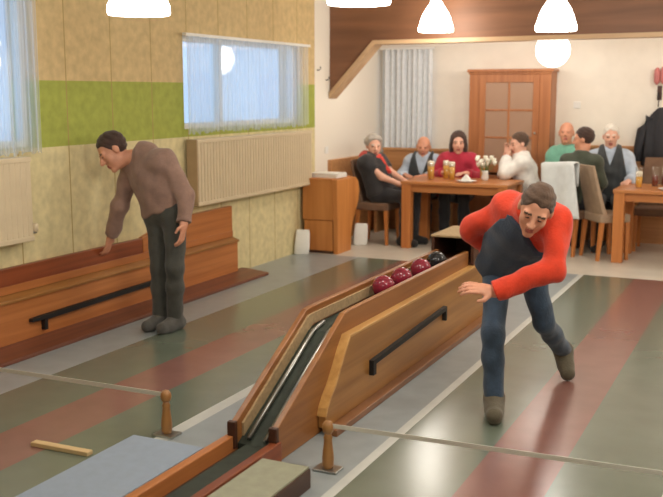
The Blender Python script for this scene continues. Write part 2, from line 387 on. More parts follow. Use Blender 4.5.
# ------------------------------------------------------------------ central ball return
cx0 = -2.185
e = empty('ball_return', (cx0, 4.0, 0), 'long wooden ball return with a sloping ramp between the two lanes', 'ball return')
def Y(y): return y - 4.0
board = [(3.80, 0.0), (3.79, 0.165), (4.55, 0.562), (4.62, 0.566), (6.75, 0.566), (6.75, 0.0)]
board = [(Y(a), b) for a, b in board]
MB().prism(board, 'X', 0.095, 0.128).build('side_board', M['brown_wood'], e, 0.005)
MB().prism(board, 'X', -0.128, -0.095).build('side_board', M['brown_wood'], e, 0.005)
for s in (-1, 1):
    MB().box((s*0.09, Y(3.765), 0.04), (s*0.134, Y(3.795), 0.175)).build('end_block', M['dark_wood'], e, 0.006)
    # outer casing with its curved nose
    nose = [(4.22, 0.035), (4.22, 0.10), (4.235, 0.135), (4.28, 0.185), (4.33, 0.225), (4.38, 0.285), (4.46, 0.385), (4.515, 0.443), (7.2, 0.443), (7.2, 0.035)]
    MB().prism([(Y(a), b) for a, b in nose], 'X', s*0.128, s*0.172).build('casing_panel', M['gold_wood'], e, 0.004)
    cap = MB(); sl = [(4.205, 0.10), (4.22, 0.142), (4.268, 0.197), (4.318, 0.237), (4.368, 0.297), (4.447, 0.396), (4.508, 0.459), (7.22, 0.459), (7.22, 0.443), (4.515, 0.443), (4.46, 0.385), (4.38, 0.285), (4.33, 0.225), (4.28, 0.185), (4.235, 0.135), (4.22, 0.10)]
    cap.prism([(Y(a), b) for a, b in sl], 'X', s*0.126, s*0.180).build('cap_strip', M['cap_wood'], e, 0.003)
    pocket = [(4.78, 0.25), (6.06, 0.30), (6.06, 0.205), (6.035, 0.205), (6.035, 0.272), (4.82, 0.224), (4.82, 0.165), (4.78, 0.165)]
    MB().prism([(Y(a), b) for a, b in pocket], 'X', s*0.172, s*0.20).build('pocket_shade', M['black'], e)  # shade along a recess edge, drawn as a raised black strip
    MB().box((s*0.165, Y(4.22), 0.0), (s*0.235, Y(7.25), 0.035)).build('base_plank', M['foot_wood'], e, 0.004)
    MB().box((s*0.10, Y(0.3), 0.0), (s*0.145, Y(3.80), 0.105)).build('channel_rail', M['red_wood'] if s > 0 else M['orange_wood'], e, 0.005)
    # steel guide on the ramp
    MB().tube([(s*0.045, Y(3.82), 0.085), (s*0.045, Y(4.52), 0.455), (s*0.045, Y(4.65), 0.478)], 0.012).build('guide_rail', M['steel'], e)
MB().box((-0.10, Y(0.3), 0.0), (0.10, Y(3.82), 0.03)).build('channel_floor', M['dark_wood'], e)
MB().box((-0.055, Y(0.3), 0.03), (0.055, Y(3.82), 0.06)).build('transport_belt', M['belt'], e, 0.006)
MB().prism([(Y(3.80), 0.0), (Y(3.80), 0.06), (Y(4.54), 0.45), (Y(4.66), 0.462), (Y(6.75), 0.462), (Y(6.75), 0.40), (Y(4.6), 0.40), (Y(4.0), 0.0)], 'X', -0.095, 0.095).build('ramp_bed', M['belt'], e)
MB().prism([(Y(3.84), 0.085), (Y(3.84), 0.15), (Y(4.55), 0.53), (Y(6.7), 0.535), (Y(6.7), 0.475), (Y(4.6), 0.475)], 'X', -0.095, -0.083).build('felt_lining', M['felt'], e)
bx = MB().box((-0.165, Y(6.76), 0.46), (-0.14, Y(7.3), 0.655)).box((0.14, Y(6.76), 0.46), (0.165, Y(7.3), 0.655)).box((-0.14, Y(7.275), 0.46), (0.14, Y(7.3), 0.655)).box((-0.14, Y(6.76), 0.46), (0.14, Y(7.275), 0.48))
bx.build('ball_catcher', M['dark_wood'], e, 0.004)
MB().box((-0.128, Y(6.76), 0.0), (0.128, Y(7.3), 0.459)).build('end_casing', M['gold_wood'], e)
MB().box((-0.17, Y(6.75), 0.655), (0.17, Y(7.30), 0.672)).build('catcher_lid', M['felt'], e, 0.006)

def ball(y, m, label, group=None):
    o = MB().ball((0, 0, 0), 0.072, 28).build('bowling_ball', m, loc=(cx0, y, 0.535)); prop(o, label, 'bowling ball', 'balls on the return tray'); return o
ball(5.41, M['maroon'], 'maroon ball lying nearest to the sloping ramp, first in the tray')
ball(5.72, M['maroon'], 'second maroon ball from the ramp, between the two other maroon balls')
ball(6.08, M['maroon'], 'maroon ball lying next to the black ball in the tray')
ball(6.41, M['ballblack'], 'black ball in the tray next to the dark catcher box')

# ------------------------------------------------------------------ low platforms beside the channel
def platform(xa, xb, ya, yb, top, edge, label):
    e = empty('low_platform', ((xa+xb)/2, (ya+yb)/2, 0), label, 'platform'); hx, hy = (xb-xa)/2, (yb-ya)/2
    MB().box((-hx, -hy, 0), (hx, hy, 0.09)).build('base', edge, e, 0.004)
    MB().box((-hx + 0.006, -hy + 0.006, 0.09), (hx - 0.006, hy - 0.006, 0.1)).build('carpet_top', top, e, 0.002)
    return e
platform(-2.74, -2.335, 0.3, 3.6, M['mat_blue'], M['dark_wood'], 'low box with blue-gray top on the left-lane side of the ball channel')
platform(-2.035, -1.79, 0.3, 3.6, M['mat_gray'], M['dark_wood'], 'low dark wooden box with gray-green top right of the ball channel')

# ------------------------------------------------------------------ turned posts, tapes, stick
def make_post(x, y, label):
    e = empty('turned_post', (x, y, 0), label, 'post')
    MB().lathe([(0.024, 0.012), (0.027, 0.03), (0.028, 0.06), (0.025, 0.09), (0.021, 0.12), (0.019, 0.15), (0.022, 0.158), (0.016, 0.168), (0.017, 0.178)], n=20).build('post_shaft', M['post_wood'], e)
    MB().lathe([(0.016, 0.176), (0.024, 0.186), (0.028, 0.202), (0.026, 0.22), (0.017, 0.233), (0.004, 0.238)], n=20).build('post_knob', M['post_wood'], e)
    MB().box((-0.06, -0.045, 0), (0.06, 0.045, 0.012)).build('base_plate', M['steel'], e, 0.003)
    return e
pL = make_post(-2.746, 3.883, 'small turned wooden post between blue-gray platform and left lane')
pR = make_post(-1.809, 3.816, 'small turned wooden post beside the curved nose of the ball return')
def tape(a, b, h, t, label, sag):
    n = 16; mb = MB(); vs = []
    for i in range(n + 1):
        s = i / n; p = Vector(a).lerp(Vector(b), s); z = p.z - sag * 4 * s * (1 - s)
        vs += [(p.x, p.y - t, z - h), (p.x, p.y + t, z - h), (p.x, p.y + t, z + h), (p.x, p.y - t, z + h)]
    fs = [(0, 1, 2, 3), tuple(n*4 + k for k in (3, 2, 1, 0))]
    for i in range(n):
        for k in range(4): fs.append((i*4 + k, i*4 + (k+1) % 4, i*4 + 4 + (k+1) % 4, i*4 + 4 + k))
    mb.add(vs, fs); o = mb.build('barrier_tape', M['tape']); return prop(o, label, 'tape')
tape((-2.771, 3.883, 0.212), (-4.57, 3.86, 0.212), 0.011, 0.002, 'pale tape stretched above the left lane from post to wooden casing', 0.0)
tape((-1.785, 3.816, 0.215), (0.25, 3.85, 0.235), 0.010, 0.002, 'thin pale tape stretched above the right lane in front of the player', 0.0)
make_post(0.276, 3.85, 'small turned wooden post at the far right end of the thin tape')
st = MB().box((-0.172, -0.022, 0), (0.172, 0.022, 0.022)).build('wooden_stick', M['stick'], bevel=0.004, loc=(-3.09, 3.49, 0)); st.rotation_euler = (0, 0, 0.02)
prop(st, 'short pale wooden stick lying flat on the left lane', 'stick')

# ------------------------------------------------------------------ podium with curved side
e = empty('bench_end_cabinet', (-4.47, 9.5, 0), 'orange wooden cabinet with curved side standing at the wall end', 'cabinet')
MB().box((-0.20, -0.25, 0.03), (0.14, 0.2, 0.36)).build('lower_box', M['podium_wood'], e, 0.005)
MB().box((-0.21, -0.265, 0.365), (0.15, 0.2, 0.79)).build('upper_box', M['podium_wood'], e, 0.005)
MB().prism([(-0.25, 0.0), (0.1, 0.0), (0.12, 0.25), (0.2, 0.38), (0.3, 0.52), (0.33, 0.64), (0.3, 0.75), (0.22, 0.80), (-0.265, 0.80)], 'X', 0.15, 0.20).build('curved_side', M['podium_wood'], e, 0.005)
MB().box((-0.215, -0.275, 0.79), (0.15, 0.21, 0.81)).build('top_board', M['podium_wood'], e, 0.004)
MB().box((-0.21, -0.24, 0.0), (0.13, 0.19, 0.03)).build('plinth', M['dark_wood'], e)
o = MB()
rp = random.Random(4)
for k in range(7):
    a = rp.uniform(-0.1, 0.1); c, s = math.cos(a), math.sin(a); z = k * 0.007
    q = [(x*c - y*s, x*s + y*c) for x, y in ((-0.16, -0.12), (0.16, -0.12), (0.16, 0.12), (-0.16, 0.12))]
    o.prism(q, 'Z', z, z + 0.0065)
prop(o.build('paper_stack', M['paper'], loc=(-4.47, 9.45, 0.81)), 'loose stack of white papers on top of the orange cabinet', 'papers')

# ------------------------------------------------------------------ lamps
def bell(x, y, zb, d, label):
    e = empty('pendant_lamp', (x, y, zb), label, 'lamp', 'bell lamps over the lanes'); r = d / 2
    prof = [(r*0.96, 0.0), (r, 0.012), (r*0.98, 0.05), (r*0.93, d*0.2), (r*0.84, d*0.36), (r*0.70, d*0.52), (r*0.52, d*0.66), (r*0.36, d*0.78), (r*0.25, d*0.9), (r*0.2, d*1.02)]
    MB().lathe(prof, n=36).build('glass_shade', M['lamp'], e)
    MB().lathe([(r*0.2, d*1.02), (r*0.22, d*1.03), (r*0.2, d*1.14), (0.01, d*1.18)], n=18).build('lamp_holder', M['cord'], e)
    MB().tube([(0, 0, d*1.17), (0, 0, ZC - zb - 0.02)], 0.006, 8).build('lamp_cord', M['cord'], e)
    MB().lathe([(0.05, ZC - zb - 0.03), (0.05, ZC - zb)], n=18).build('ceiling_rose', M['white'], e)
    return e
bell(-3.07, 4.2, 2.112, 0.325, 'bell-shaped white glass pendant lamp in front of the papered wall')
bell(-2.05, 4.7, 2.166, 0.335, 'widest bell-shaped pendant lamp, at top centre, mostly cut off by the picture edge')
bell(-3.31, 9.55, 2.325, 0.36, 'white bell-shaped pendant lamp hanging before the fascia above the left guest table')
bell(-1.75, 8.0, 2.207, 0.335, 'white bell-shaped pendant lamp seen directly above the round globe lamp')
e = empty('globe_lamp', (-2.342, 10.6, 2.166), 'round white globe pendant lamp hanging beyond the wooden fascia', 'lamp')
MB().ball((0, 0, 0), 0.183, 32).build('glass_globe', M['globe'], e)
MB().lathe([(0.06, 0.185), (0.055, 0.22), (0.02, 0.235)], n=18).build('lamp_holder', M['white'], e)
MB().tube([(0, 0, 0.23), (0, 0, ZC - 2.166 - 0.02)], 0.006, 8).build('lamp_cord', M['white'], e)
MB().lathe([(0.05, ZC - 2.166 - 0.03), (0.05, ZC - 2.166)], n=18).build('ceiling_rose', M['white'], e)

# ------------------------------------------------------------------ display cabinet
e = empty('display_cabinet', (-2.9625, 11.35, 0), 'tall wooden display cabinet with a glazed door against the back wall', 'cabinet')
hw = 0.485; dF = -0.15; dB = 0.14
cb = MB().box((-hw, dF, 0), (-hw + 0.03, dB, 1.95)).box((hw - 0.03, dF, 0), (hw, dB, 1.95)).box((-hw + 0.03, dB - 0.015, 0), (hw - 0.03, dB, 1.95)).box((-hw + 0.14, dF + 0.001, 1.88), (hw - 0.14, dF + 0.02, 1.93)).box((-hw + 0.03, dF, 0), (hw - 0.03, dB - 0.015, 0.08)).box((-hw + 0.03, dF + 0.021, 1.92), (hw - 0.03, dB - 0.015, 1.95)).box((-hw + 0.03, dF + 0.02, 0.72), (hw - 0.03, dB - 0.015, 0.75))
cb.build('carcass', M['cab_wood'], e, 0.003)
MB().box((-hw - 0.025, dF - 0.03, 1.95), (hw + 0.025, dB, 1.985)).box((-hw - 0.01, dF - 0.015, 1.925), (hw + 0.01, dF, 1.95)).build('cornice', M['cab_wood'], e, 0.006)
MB().box((-hw, dF - 0.004, 0.08), (-hw + 0.14, dF + 0.02, 1.93)).box((hw - 0.14, dF - 0.004, 0.08), (hw, dF + 0.02, 1.93)).build('face_frame', M['cab_wood'], e, 0.003)
for zz in (1.12, 1.48): MB().box((-hw + 0.03, dF + 0.05, zz), (hw - 0.03, dB - 0.015, zz + 0.018)).build('shelf', M['cab_wood'], e)
dr = MB(); dx = 0.352
dr.box((-dx, dF - 0.022, 0.78), (-dx + 0.07, dF, 1.92)).box((dx - 0.07, dF - 0.022, 0.78), (dx, dF, 1.92)).box((-dx + 0.07, dF - 0.022, 1.83), (dx - 0.07, dF, 1.92)).box((-dx + 0.07, dF - 0.022, 0.78), (dx - 0.07, dF, 0.87)).box((-0.012, dF - 0.02, 0.87), (0.012, dF - 0.004, 1.83)).box((-dx + 0.07, dF - 0.019, 1.5), (dx - 0.07, dF - 0.005, 1.522)).box((-dx + 0.07, dF - 0.019, 1.18), (dx - 0.07, dF - 0.005, 1.202))
d = dr.build('glazed_door', M['cab_wood'], e, 0.003)
MB().box((-dx + 0.06, dF - 0.012, 0.86), (dx - 0.06, dF - 0.008, 1.84)).build('glass', M['cabpane'], d)
MB().ball((dx - 0.035, dF - 0.034, 1.25), 0.014, 14).build('knob', M['steel'], d)
MB().box((-dx, dF - 0.018, 0.1), (dx, dF, 0.74)).build('lower_door', M['cab_wood'], e, 0.004)
# glasses and cups behind the glass
cg = {'n': 0}
CUP = [('pinkish cup standing in the cabinet, left on the middle shelf', -0.2, 1.138, 'pink'), ('white cup standing in the cabinet, right on the middle shelf', 0.12, 1.138, 'white'), ('white bowl standing left on the top cabinet shelf', -0.17, 1.498, 'white')]
for lb, x, z, mm in CUP:
    o = MB().lathe([(0.03, 0), (0.045, 0.02), (0.05, 0.09), (0.046, 0.09), (0.04, 0.02)], n=20).build('cup', M[mm], loc=(-2.9625 + x, 11.38, z)); prop(o, lb, 'cup', 'cups in the cabinet')

# ------------------------------------------------------------------ wainscot bench along walls
def bench(loc, L, rz, h, label):
    e = empty('wooden_bench', loc, label, 'bench', rz=rz)   # local: runs along x, back at y=0, seat towards -y
    MB().box((-L/2, -0.04, 0.0), (L/2, 0, h - 0.03)).build('backrest', M['bench_wood'], e, 0.004)
    MB().box((-L/2, -0.055, h - 0.035), (L/2, 0.0, h)).build('top_rail', M['bench_wood'], e, 0.006)
    MB().box((-L/2, -0.46, 0.40), (L/2, -0.04, 0.44)).build('seat', M['bench_wood'], e, 0.006)
    n = max(2, int(L / 0.8) + 1)
    for k in range(n):
        x = -L/2 + 0.06 + (L - 0.12) * k / (n - 1)
        MB().box((x - 0.02, -0.42, 0), (x + 0.02, -0.04, 0.40)).build('leg', M['bench_wood'], e)
    return e
bench((-4.06, YB - 0.11, 0), 1.1, 0, 1.03, 'wooden bench at the back wall under the gray curtain')
bench((-1.93, YB - 0.01, 0), 0.95, 0, 1.11, 'wooden wall bench right of the display cabinet')
def wainscot(name, a, b):
    prop(MB().box(a, b).build(name, M['bench_wood'], bevel=0.004), kind='structure')
wainscot('trim_3', (-1.45, YB - 0.04, 0), (XR, YB, 1.11))
wainscot('trim_4', (XW, 9.95, 0), (XW + 0.05, 11.38, 0.955))

# ------------------------------------------------------------------ tables
def table(x0, x1, y0, y1, label):
    e = empty('wooden_table', ((x0+x1)/2, (y0+y1)/2, 0), label, 'table'); hx, hy = (x1-x0)/2, (y1-y0)/2
    MB().box((-hx, -hy, 0.715), (hx, hy, 0.75)).build('tabletop', M['table_wood'], e, 0.006)
    MB().box((-hx + 0.06, -hy + 0.04, 0.63), (hx - 0.06, -hy + 0.065, 0.715)).box((-hx + 0.06, hy - 0.065, 0.63), (hx - 0.06, hy - 0.04, 0.715)).box((-hx + 0.04, -hy + 0.06, 0.63), (-hx + 0.065, hy - 0.06, 0.715)).box((hx - 0.065, -hy + 0.06, 0.63), (hx - 0.04, hy - 0.06, 0.715)).build('apron', M['table_wood'], e)
    for sx in (-1, 1):
        for sy in (-1, 1): MB().box((sx*(hx - 0.115), sy*(hy - 0.115), 0), (sx*(hx - 0.01), sy*(hy - 0.01), 0.715)).build('leg', M['leg_wood'], e, 0.005)
    return e
table(-3.83, -2.62, 9.95, 10.65, 'wooden table with beer glasses, left one, near the curtain')
table(-1.55, 0.3, 9.98, 10.75, 'wooden table at the right picture edge, before the man in the gray vest')

# ------------------------------------------------------------------ chairs (local: front = +y)
def chair(x, y, ang, fab, label, h=1.0, w=0.44, d=0.40, legm='leg_wood'):
    e = empty('dining_chair', (x, y, 0), label, 'chair', rz=ang)
    MB().box((-w/2, -d/2, 0.39), (w/2, d/2, 0.48)).build('seat', M[fab], e, 0.02)
    n = 10; vs = []; fs = []
    for i in range(n + 1):
        t = i / n; z = 0.44 + (h - 0.44) * t; yb = -d/2 + 0.03 - 0.02*math.sin(PI*t) - 0.13 * t**1.5; hw = w/2 - 0.012 - 0.035*t
        th = 0.055 - 0.02*t
        for (xx, yy) in ((-hw, yb + 0.006), (-hw*0.55, yb - 0.006), (0, yb - 0.01), (hw*0.55, yb - 0.006), (hw, yb + 0.006), (hw, yb + th), (hw*0.55, yb + th - 0.012), (0, yb + th - 0.016), (-hw*0.55, yb + th - 0.012), (-hw, yb + th)): vs.append((xx, yy, z))
    for i in range(n):
        for k in range(10): fs.append((i*10 + k, i*10 + (k+1) % 10, (i+1)*10 + (k+1) % 10, (i+1)*10 + k))
    fs.append(list(range(10))[::-1]); fs.append([n*10 + k for k in range(10)])
    mb = MB(); mb.add(vs, fs); mb.build('backrest', M[fab], e, 0.008)
    for sx in (-1, 1):
        for sy in (-1, 1):
            l = MB(); x0 = sx*(w/2 - 0.03); y0 = sy*(d/2 - 0.03); y1 = y0 + (-0.035 if sy < 0 else 0.01)
            vs = []
            for (px, py, z, r) in ((x0, y1, 0, 0.015), (x0, y0, 0.40, 0.022)):
                vs += [(px - r, py - r, z), (px + r, py - r, z), (px + r, py + r, z), (px - r, py + r, z)]
            l.add(vs, [(3, 2, 1, 0), (4, 5, 6, 7), (0, 1, 5, 4), (1, 2, 6, 5), (2, 3, 7, 6), (3, 0, 4, 7)])
            l.build('leg', M[legm], e)
    return e
R2 = math.radians
chair(-4.21, 10.24, R2(-90), 'fabric_brown', 'brown upholstered chair under the woman with red scarf', 0.95, 0.42, 0.40)
chair(-1.655, 10.28, R2(-52), 'fabric_tan', 'tan upholstered chair with tall curved back at the table corner', 0.98, 0.42, 0.34)
c3 = chair(-2.05, 10.42, R2(-22), 'fabric_brown', 'dark upholstered chair with a white jacket over its back', 0.98, 0.42, 0.40)
chair(-1.26, 11.0, R2(180), 'fabric_brown', 'brown chair behind the right table, below the hanging black coat', 1.0, 0.40, 0.38)
chair(-2.585, 10.90, R2(108), 'fabric_tan', 'chair under the woman in white at the left table', 0.86, 0.40, 0.34)

# white jacket draped over the chair back (in world space around c3)
def drape():
    a = R2(-22); c, s = math.cos(a), math.sin(a); vs = []; fs = []; nx, ny = 18, 22
    for i in range(nx + 1):
        u = -0.17 + 0.38 * i / nx
        for j in range(ny + 1):
            t = j / ny
            if t < 0.25: z = 0.74 + (0.26) * t / 0.25; y = -0.235
            elif t < 0.35: z = 1.0; y = -0.235 - 0.13 * (t - 0.25) / 0.1
            else: z = 1.0 - 0.58 * (t - 0.35) / 0.65; y = -0.365 - 0.02 * (t - 0.35)
            if t < 0.25: y = -0.235 + 0.045 * (1 - t / 0.25)
            y += 0.018 * math.sin(22*u + 3*t) * (0.3 + t) * (1 if t > 0.35 else 0.15)
            x = u * (1 + 0.12 * t) + 0.10 * t
            vs.append((-2.05 + x*c - y*s, 10.42 + x*s + y*c, z + 0.01*math.sin(9*u)))
    for i in range(nx):
        for j in range(ny): k = i*(ny+1) + j; fs.append((k, k+1, k+ny+2, k+ny+1))
    mb = MB(); mb.add(vs, fs, True); o = mb.build('white_jacket', M['fabric_white'], solid=0.012)
    prop(o, 'white jacket draped over the chair behind the throwing man', 'jacket')
drape()

# ------------------------------------------------------------------ coat, hook, wall things
e = empty('coat_hook', (-1.325, YB, 1.69), 'dark wall hook with a long hanger above the black coat', 'hook')
MB().box((-0.025, -0.012, -0.06), (0.025, 0, 0.1)).build('hook_plate', M['dark_wood'], e, 0.003)
MB().tube([(0, -0.01, -0.02), (0, -0.06, -0.03), (0, -0.075, 0.0), (0, -0.07, 0.03)], 0.008).build('peg', M['black'], e)
MB().tube([(0, -0.06, -0.02), (0, -0.06, -0.14)], 0.006).build('hanger_wire', M['black'], e)
o = MB()
for dx_, dz in ((-0.03, 0.0), (0.035, 0.01)):
    o.lathe([(0.012, 0), (0.03, 0.03), (0.036, 0.10), (0.03, 0.16), (0.012, 0.19)], (dx_, -0.05, dz), 14)
o = o.build('knitted_mittens', M['pink'], loc=(-1.325, YB, 1.8)); prop(o, 'pinkish knitted pair hanging above the black coat', 'mittens')
def coat():
    rings = [(1.55, 0.03, 0.03), (1.53, 0.07, 0.05), (1.47, 0.13, 0.07), (1.38, 0.19, 0.085), (1.2, 0.21, 0.09), (1.05, 0.23, 0.09), (0.9, 0.25, 0.09)]
    n = 40; vs = []; fs = []
    for k, (z, a, b) in enumerate(rings):
        for i in range(n):
            t = 2*PI*i/n; w = 1 + 0.10*math.sin(7*t + 1.3)*min(1, k/2) + 0.05*math.sin(12*t)*min(1, k/3)
            vs.append((a*w*math.cos(t) + 0.01*k, -0.1 + b*w*math.sin(t), z))
    for k in range(len(rings) - 1):
        for i in range(n): fs.append((k*n + i, k*n + (i+1) % n, (k+1)*n + (i+1) % n, (k+1)*n + i))
    fs.append(list(range(n))); fs.append([(len(rings)-1)*n + i for i in range(n)][::-1])
    mb = MB(); mb.add(vs, fs, True)
    for s in (-1, 1): mb.tube([(s*0.12, -0.12, 1.44), (s*0.2, -0.13, 1.3), (s*0.23, -0.13, 1.1), (s*0.23, -0.12, 0.95)], 0.055, 12, 0.045)
    o = mb.build('black_coat', M['coat'], loc=(-1.28, YB, 0)); prop(o, 'black coat hanging on the back wall at the right edge', 'coat')
coat()
o = MB().box((-0.04, -0.012, -0.04), (0.04, 0, 0.04)).build('light_switch', M['white'], loc=(-2.237, YB, 1.57), bevel=0.004); prop(o, 'small white switch on the back wall beside the cabinet', 'switch')
for (y, z, lb) in ((9.68, 1.958, 'small dark screw hook on the white wall strip, upper one'), (9.9, 1.853, 'small dark screw hook on the white wall strip, lower one')):
    o = MB().tube([(0, 0, 0), (0.03, 0, 0), (0.045, 0, 0.015), (0.04, 0, 0.035)], 0.006).build('wall_hook', M['black'], loc=(XW, y, z)); prop(o, lb, 'hook', 'hooks on the white wall strip')
o = MB().box((0, -0.04, -0.04), (0.012, 0.04, 0.04)).build('wall_socket', M['white'], loc=(XW, 9.907, 1.071), bevel=0.004); prop(o, 'white wall socket on the strip above the orange cabinet', 'socket')
def bag(x, y, h, label):
    vs = []; fs = []; n = 28; rings = [(0.0, 0.075, 0.045), (0.03, 0.08, 0.05), (0.35, 0.082, 0.046), (0.7, 0.076, 0.03), (0.92, 0.072, 0.014), (1.0, 0.066, 0.008)]
    for k, (t, w, d) in enumerate(rings):
        for i in range(n):
            q = 2*PI*i/n; c, s_ = math.cos(q), math.sin(q); cr = 1 + 0.06*math.sin(5*q + k)*t
            vs.append((w*cr*math.copysign(abs(c)**0.6, c) + 0.02*t, d*cr*math.copysign(abs(s_)**0.6, s_), h*t + (0.008*math.sin(4*q) if k == 5 else 0)))
    for k in range(len(rings) - 1):
        for i in range(n): fs.append((k*n + i, k*n + (i+1) % n, (k+1)*n + (i+1) % n, (k+1)*n + i))
    fs.append(list(range(n))[::-1]); fs.append([(len(rings)-1)*n + i for i in range(n)])
    mb = MB(); mb.add(vs, fs, True); o = mb.build('plastic_bag', M['paper'], loc=(x, y, 0)); o.rotation_euler = (0, 0, 0.5); prop(o, label, 'bag')
bag(-4.64, 9.12, 0.26, 'white plastic bag on the floor beside the orange cabinet, at the papered wall')
bag(-4.33, 9.98, 0.24, 'white plastic bag on the floor behind the curved cabinet side')

# ------------------------------------------------------------------ things on the tables
def beer(x, y, label, lvl=0.155, drink='beer', foam=True, z=0.75):
    e = empty('beer_glass' if foam else 'drinking_glass', (x, y, z), label, 'glass', 'glasses on the guest tables')
    MB().lathe([(0.028, 0.0), (0.032, 0.01), (0.038, 0.215), (0.036, 0.215), (0.03, 0.012), (0.001, 0.01)], n=20, caps=False).build('glass_body', M['clear'], e)
    MB().lathe([(0.0285, 0.012), (0.0325, lvl)], n=18).build('drink', M[drink], e)
    if foam: MB().lathe([(0.0325, lvl), (0.034, lvl + 0.045), (0.025, lvl + 0.055)], n=18).build('foam', M['foam'], e)
    return e
beer(-3.56, 10.2, 'full beer glass with foam, front left on the left table')
beer(-3.44, 10.36, 'beer glass with foam before the woman in red')
beer(-3.32, 10.2, 'full beer glass just right of the front left one')
beer(-3.66, 10.45, 'beer glass before the man in the dark vest', 0.14)
beer(-3.06, 10.52, 'beer glass beside the white flowers', 0.13)
beer(-1.33, 10.2, 'beer glass front left on the right table', 0.12)
beer(-1.20, 10.42, 'glass of dark red drink on the right table', 0.12, 'redwine', False)
beer(-1.05, 10.3, 'beer glass at the picture edge on the right table', 0.15)
beer(-1.12, 10.55, 'glass of dark red drink, farther back on the right table', 0.10, 'redwine', False)
def plate(x, y, label):
    e = empty('plate', (x, y, 0.75), label, 'plate')
    MB().lathe([(0.06, 0), (0.065, 0.004), (0.11, 0.016), (0.112, 0.02), (0.06, 0.009), (0.001, 0.008)], n=28, caps=False).build('dish', M['white'], e)
    MB().prism([(-0.07, 0.0), (0.07, 0.0), (0.0, 0.085)], 'Y', -0.04, 0.04).build('napkin', M['paper'], e)
for o in C.objects[-2:]: pass
plate(-3.13, 10.12, 'white plate with a folded napkin on the left table')
plate(-1.02, 10.12, 'white plate with a folded napkin on the right table')
e = empty('flower_vase', (-3.0, 10.4, 0.75), 'white flowers in a small vase on the left table', 'vase')
MB().lathe([(0.03, 0), (0.04, 0.03), (0.032, 0.08), (0.038, 0.11)], n=20).build('vase', M['white'], e)
rf = random.Random(3); fm = MB(); sm_ = MB()
for k in range(15):
    a = rf.uniform(0, 2*PI); r = rf.uniform(0.02, 0.12); z = rf.uniform(0.15, 0.24); x, y = r*math.cos(a), r*math.sin(a)
    sm_.tube([(0.01*math.cos(a), 0.01*math.sin(a), 0.09), (x*0.6, y*0.6, z*0.7), (x, y, z)], 0.003, 6)
    fm.lathe([(0.006, 0), (0.02, 0.02), (0.026, 0.045), (0.012, 0.05)], (x, y, z - 0.005), 10)
sm_.build('stems', M['leaf'], e); fm.build('blossoms', M['flower'], e)

